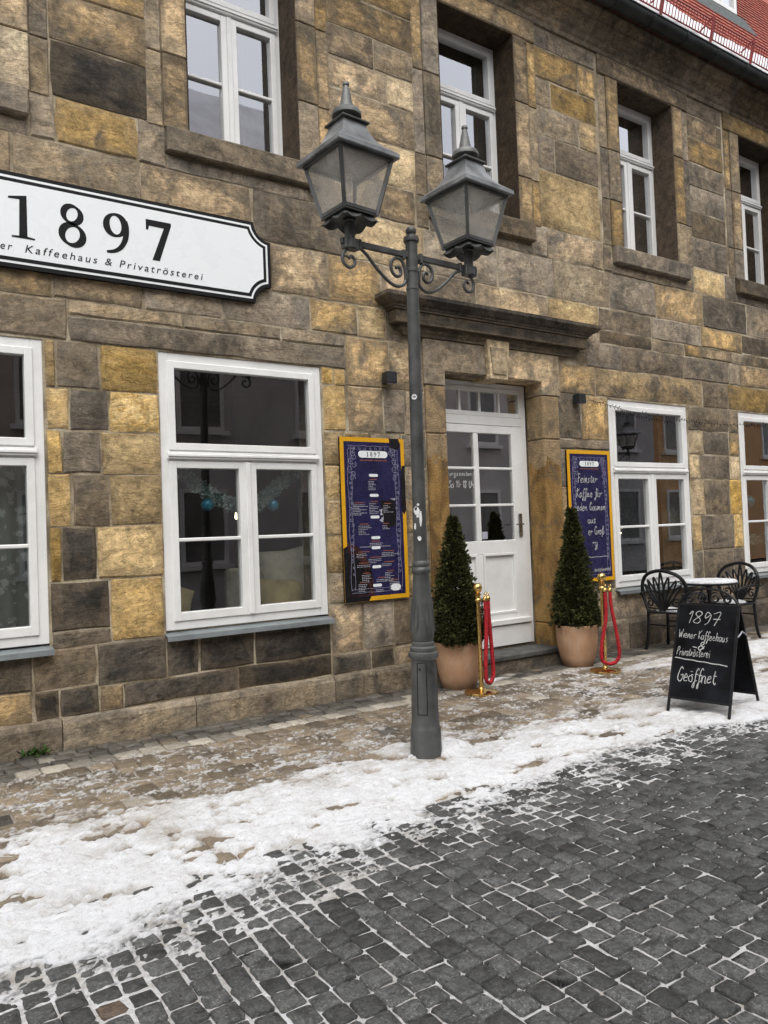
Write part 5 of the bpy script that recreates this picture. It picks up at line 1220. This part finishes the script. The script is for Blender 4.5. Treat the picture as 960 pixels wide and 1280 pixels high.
MB().lathe([(.03, .04), (.022, .2), (.03, .4), (.022, .6), (.05, .722)], n=14).build('pedestal', M['black'], t, smooth=True)
for k in range(3):
    a = k*2.094+.4; MB().tube(spline([(0, 0, .16), (.15*math.cos(a), .15*math.sin(a), .15), (.26*math.cos(a), .26*math.sin(a), .06), (.32*math.cos(a), .32*math.sin(a), .0)], 5), .013, 6).build('foot', M['black'], t, smooth=True)
rs = random.Random(12); vs = []; fs = []; n = 40; rings = [(.322, .0), (.322, .012), (.305, .026), (.22, .034), (.12, .036), (.01, .037)]
for i, (r_, z) in enumerate(rings):
    for k in range(n): vs.append((r_*(1+rs.uniform(-.012, .012))*math.cos(6.2832*k/n), r_*math.sin(6.2832*k/n), .751+z*rs.uniform(.85, 1.1) if i else .751))
for i in range(len(rings)-1):
    for k in range(n): fs.append((i*n+k, i*n+(k+1) % n, (i+1)*n+(k+1) % n, (i+1)*n+k))
fs.append(tuple((len(rings)-1)*n+k for k in range(n)))
o = MB().add(vs, fs).build('table_snow', M['snow'], None, loc=(8.56, -.50, -.004), smooth='all'); solid_snow(o); tag(o, 'pad of white snow lying on the round garden table', 'snow')
for (cx, cy, rz) in ((7.91, -.445, 0), (9.09, -.43, 3.1)):
    vs = []; fs = []; n = 24; rings = [(.19, .0), (.18, .02), (.10, .032), (.01, .035)]
    for i, (r_, z) in enumerate(rings):
        for k in range(n): vs.append((r_*math.cos(6.2832*k/n), r_*1.02*math.sin(6.2832*k/n), z*rs.uniform(.7, 1.1)))
    for i in range(len(rings)-1):
        for k in range(n): fs.append((i*n+k, i*n+(k+1) % n, (i+1)*n+(k+1) % n, (i+1)*n+k))
    fs.append(tuple((len(rings)-1)*n+k for k in range(n)))
    o = MB().add(vs, fs).build('seat_snow', M['snow'], None, loc=(cx, cy, .452), smooth='all'); solid_snow(o); tag(o, 'snow on the seat of the %s garden chair' % ('left' if cx < 8.5 else 'right'), 'snow', 'snow on chair seats')
# weed at the wall foot
M['weed'] = leafmat('weed_green', (.03, .06, .015), (.06, .11, .03), (.12, .17, .05))
wp = empty('weed', (.98, -.075, -.004)); tag(wp, 'small green weed growing at the wall foot, far left', 'weed'); rw = random.Random(2)
leaves([(Vector((rw.uniform(-.09, .09), rw.uniform(-.02, .02), rw.uniform(0, .03))), Vector((rw.uniform(-1, 1), -.6, .5))) for _ in range(26)], 'leaf_tuft', M['weed'], wp, .055, 5, per=2)
# ================================================================== things seen through the glass
M['cush'] = plain('mustard_cushion', (.62, .50, .26), .9, 0, .15, 8, .3, 120); M['cush2'] = plain('cream_cushion', (.70, .64, .52), .9, 0, .15, 8, .3, 120)
def cushion(x, y, z, s, rot, c, lb):
    bm = bmesh.new(); bmesh.ops.create_grid(bm, x_segments=12, y_segments=12, size=.5); n = len(bm.verts); mb = MB()
    g = 13; vs = []; fs = []
    for sd in (1, -1):
        for j in range(g):
            for i in range(g):
                u, v = i/(g-1)*2-1, j/(g-1)*2-1; e = (1-u*u)*(1-v*v); pin = 1-.10*(1-abs(u*v))*(abs(u)**6+abs(v)**6)
                vs.append((u*s/2*pin, sd*(.10*e**.45), v*s/2*pin))
    for q in range(2):
        for j in range(g-1):
            for i in range(g-1): a = q*g*g+j*g+i; fs.append((a, a+1, a+g+1, a+g))
    bm.free(); o = MB().add(vs, fs).build('cushion', M[c], None, loc=(x, y, z), rot=rot, smooth='all'); tag(o, lb, 'cushion', 'cushions behind the shop window')
cushion(2.16, .50, .93, .50, (R(-20), R(24), R(10)), 'cush', 'mustard cushion behind the lower left pane of the garland window')
cushion(3.30, .55, .90, .46, (R(-28), R(3), R(-8)), 'cush', 'mustard cushion behind the lower right pane of the garland window')
cushion(3.45, .68, 1.12, .56, (R(-14), R(-6), R(-12)), 'cush2', 'cream cushion leaning behind the mustard one, right lower pane')
M['bench'] = plain('upholstery', (.16, .14, .12), .9, 0, .15, 8)
bn = empty('window_bench', (2.75, .85, .25)); tag(bn, 'dim upholstered bench inside behind the garland window', 'bench')
MB().box(-1.1, 1.1, -.32, .30, .0, .32, .02).build('seat', M['bench'], bn); MB().box(.25, 1.1, .30, .42, .0, .95, .03).build('backrest', M['cush2'], bn)
M['garl'] = leafmat('frosted_garland', (.10, .20, .18), (.28, .42, .39), (.75, .82, .80))
def swag(pts, name, lb, seed, rad=.045):
    t = empty(name, tuple(pts[0])); tag(t, lb, 'garland'); sp = spline([Vector(p)-Vector(pts[0]) for p in pts], 14); r = random.Random(seed); P = []
    for p in sp:
        for k in range(26):
            o = Vector((r.gauss(0, 1), r.gauss(0, 1), r.gauss(0, 1))).normalized(); P.append((p + o*rad*r.random()**.5 + Vector((r.uniform(-.015, .015), 0, r.uniform(-.01, .01))), o))
    leaves(P, 'needles', M['garl'], t, .028, seed, per=4); MB().tube(sp, .006, 5).build('wire', M['bark'], t)
swag([(2.10, .19, 2.16), (2.28, .19, 2.03), (2.50, .19, 1.87), (2.76, .19, 1.775), (2.95, .19, 1.83), (3.15, .19, 2.00), (3.36, .19, 2.14)], 'garland', 'frosted blue green garland hanging in a swag behind the second window', 5)
M['bauble'] = plain('blue_bauble', (.03, .22, .34), .25, .2, .1)
for x, z, lb in ((2.44, 1.80, 'blue bauble hanging under the garland, left pane'), (3.06, 1.79, 'blue bauble hanging under the garland, right pane')):
    t = empty('bauble', (x, .19, z)); tag(t, lb, 'bauble', 'blue baubles')
    MB().lathe([(.002, -.055), (.028, -.047), (.047, -.028), (.055, 0), (.047, .028), (.028, .047), (.008, .055)], n=18).build('ball', M['bauble'], t, smooth=True); MB().lathe([(.010, .053), (.010, .066)], n=10).build('cap', M['steel'], t); MB().tube([(0, 0, .065), (0, 0, .16)], .0015, 4).build('thread', M['steel'], t)
t = empty('wall_light', (3.20, 1.35, 1.72)); tag(t, 'small lit lamp inside behind the middle of the garland window', 'wall light'); M['bulb'] = emit('lit_bulb', (1, .80, .52), 5.0)
MB().lathe([(.004, -.022), (.015, -.015), (.021, 0), (.015, .018), (.012, .055)], n=16).build('globe', M['bulb'], t, smooth=True); MB().lathe([(.016, .05), (.016, .09), (.004, .10)], n=10).build('socket', M['steel'], t); MB().tube([(0, 0, .09), (0, 0, 1.7)], .004, 5).build('cord', M['black'], t)
# lace curtain in the first window
def lace():
    m = NM('lace_curtain'); v = m.coord('Object', False); w = m.n('ShaderNodeTexVoronoi', feature='F1'); w.inputs['Scale'].default_value = 11; m.l(v, w.inputs['Vector']); n = m.noise(v, 26, 3, .5, 1.5)
    f = m.ramp(m.math('ADD', m.math('MULTIPLY', w.outputs['Distance'], .7), m.math('MULTIPLY', n, .6)), [(.52, (.34, .37, .35)), (.62, (.12, .14, .13))]); return m.bsdf(f, .9)
M['lace'] = lace()
def curtain(x0, x1, y, z0, z1, mat, lb, folds=9, cat='curtain', grp=None):
    n = 60; vs = []; fs = []
    for i in range(n+1):
        x = x0+(x1-x0)*i/n; yy = .018*math.sin(i/n*folds*6.283)
        vs += [(x-x0, yy, 0), (x-x0, yy, z1-z0)]
    for i in range(n): fs.append((i*2, i*2+2, i*2+3, i*2+1))
    vs2 = [(a, b+.004, c) for a, b, c in vs]; k = len(vs); fs += [tuple(q+k for q in f[::-1]) for f in fs]
    o = MB().add(vs+vs2, fs).build('curtain', mat, None, loc=(x0, y, z0), smooth='all', fix=False); tag(o, lb, cat, grp)
curtain(-.30, 1.08, .26, .75, 2.15, M['lace'], 'patterned lace curtain behind the leftmost shop window')
M['drape'] = plain('grey_drape', (.10, .105, .10), .95, 0, .1, 3)
for k, (a, b) in enumerate(UW): curtain(b-.34, b+.04, .46, 4.75, 7.0, M['drape'], ('grey curtain at the side of the leftmost upper window', 'grey curtain at the side of the upper window above the sign', 'grey curtain in the upper window behind the right lantern', 'grey curtain in the third upper window, under the gutter', 'grey curtain in the rightmost upper window')[k], 4, grp='upper window curtains')
# fir tree with lights behind the third shop window
M['fir'] = leafmat('fir_needles', (.008, .015, .010), (.016, .03, .02), (.03, .05, .03)); M['warm'] = emit('warm_light', (1, .78, .45), 9.0)
ft = empty('christmas_tree', (8.62, .75, .28)); tag(ft, 'dark little fir tree with lights behind the third shop window', 'christmas tree'); r = random.Random(4); P = []
for k in range(900):
    u = r.random()**1.2; a = r.uniform(0, 6.28); rr_ = .40*(1-u)*(.55+.45*abs(math.sin(u*22)))*math.sqrt(r.random()); P.append((Vector((rr_*math.cos(a), rr_*math.sin(a), .2+u*1.55)), Vector((math.cos(a), math.sin(a), -.1))))
leaves(P, 'needles', M['fir'], ft, .06, 3, per=4); MB().lathe([(.03, 0), (.02, .6), (.006, 1.75)], n=8).build('trunk', M['bark'], ft)
fl = empty('fairy_lights', (7.9, .5, 1.0)); tag(fl, 'string of small warm fairy lights behind the third shop window', 'fairy lights'); mb = MB(); r = random.Random(9); pp = []
for k in range(26):
    p = Vector((-.30+.55*r.random(), r.uniform(-.1, .25), r.uniform(-.25, 1.0))); pp.append(p); mb.lathe([(.001, -.008), (.0075, 0), (.001, .008)], p, 8)
tag(mb.build('lights', M['warm'], fl), kind='stuff'); pp.sort(key=lambda p: p.z); MB().tube(pp, .0015, 4).build('wire', M['black'], fl)
t = empty('bauble', (10.72, .22, 1.75)); tag(t, 'dark ball ornament hanging behind the rightmost shop window', 'bauble'); MB().lathe([(.002, -.09), (.05, -.075), (.08, -.04), (.09, 0), (.08, .04), (.05, .075), (.008, .09)], n=18).build('ball', M['bauble'], t, smooth=True); MB().tube([(0, 0, .085), (0, 0, .45)], .002, 4).build('thread', M['steel'], t)
swag([(10.3, .25, 1.30), (10.6, .25, 1.22), (11.0, .25, 1.18), (11.4, .25, 1.24), (11.65, .25, 1.32)], 'garland', 'frosted garland lying low behind the rightmost shop window', 8, .06)
t = empty('ceiling_light', (5.35, 1.0, 2.74)); tag(t, 'lit yellow ceiling light seen through the top of the door glass', 'ceiling light'); M['strip'] = emit('lamp_strip', (1, .72, .18), 2.2)
MB().box(-.35, .35, -.06, .06, -.03, .03, .005).build('diffuser', M['strip'], t); MB().box(-.36, .36, -.07, .07, .031, .05).build('fitting', M['steel'], t); MB().tube([(0, 0, .05), (0, 0, .66)], .006, 5).build('rod', M['steel'], t)
# ================================================================== houses across the street, seen only in the window reflections
def across(name, x0, x1, y, ze, zr, wallc, lb, nwin, snowy):
    h = empty(name, (x0, y, 0)); tag(h, lb, 'house', 'houses across the street'); w = x1-x0
    MB().box(0, w, -5, 0, -.1, ze).build('wall', wallc, h)
    rf = MB().add([(-.2, .45, ze-.05), (w+.2, .45, ze-.05), (w+.2, -2.6, zr), (-.2, -2.6, zr), (-.2, -5.4, ze), (w+.2, -5.4, ze)], [(0, 1, 2, 3), (3, 2, 5, 4), (0, 3, 4), (1, 5, 2), (0, 4, 5, 1)]).build('roof', M['rsnow'] if snowy else M['tile'], h)
    MB().box(-.2, w+.2, .40, .55, ze-.16, ze-.02).build('eaves', M['gutter'], h)
    for fl_ in range(int(ze//3)):
        for k in range(nwin):
            cx = w*(k+.5)/nwin; z0 = .9+fl_*3.0
            wi = empty('window', (cx, 0, z0), 0, h); ring(-.55, .55, 0, 1.7, .09, .0, .05, 0).build('frame', M['white'], wi); MB().box(-.45, .45, .005, .02, .09, 1.6).build('pane', M['farpane'], wi); MB().box(-.65, .65, .0, .14, -.10, -.003).build('sill', M['white'], wi)
M['farpane'] = plain('curtained_pane', (.22, .22, .21), .3, 0, .2, 1.0)
M['rsnow'] = plain('roof_under_snow', (.72, .74, .78), .8, 0, .12, 1.0)
P1 = plain('grey_plaster', (.58, .57, .55), .9, 0, .08, 1); P2 = plain('orange_plaster', (.66, .38, .18), .9, 0, .08, 1); P3 = plain('cream_plaster', (.60, .55, .46), .9, 0, .08, 1)
across('town_house', 4.8, 22.2, -10.2, 9.6, 13.6, P1, 'grey plastered house across the street, mirrored in the window panes', 6, True)
across('town_house', 22.3, 44, -10.6, 8.0, 12.5, P2, 'orange plastered house across the street, mirrored in the right windows', 7, True)
across('town_house', -14, 4.6, -10.4, 6.6, 10.2, P3, 'low cream house across the street, mirrored in the left windows', 6, True)
l2 = copy_tree(lamp); l2.location = (16.9, -7.6, -.01); l2.rotation_euler = (0, 0, R(14))
tag(l2, 'street lamp mirrored in the upper pane of the third shop window', 'street lamp', 'street lamps')
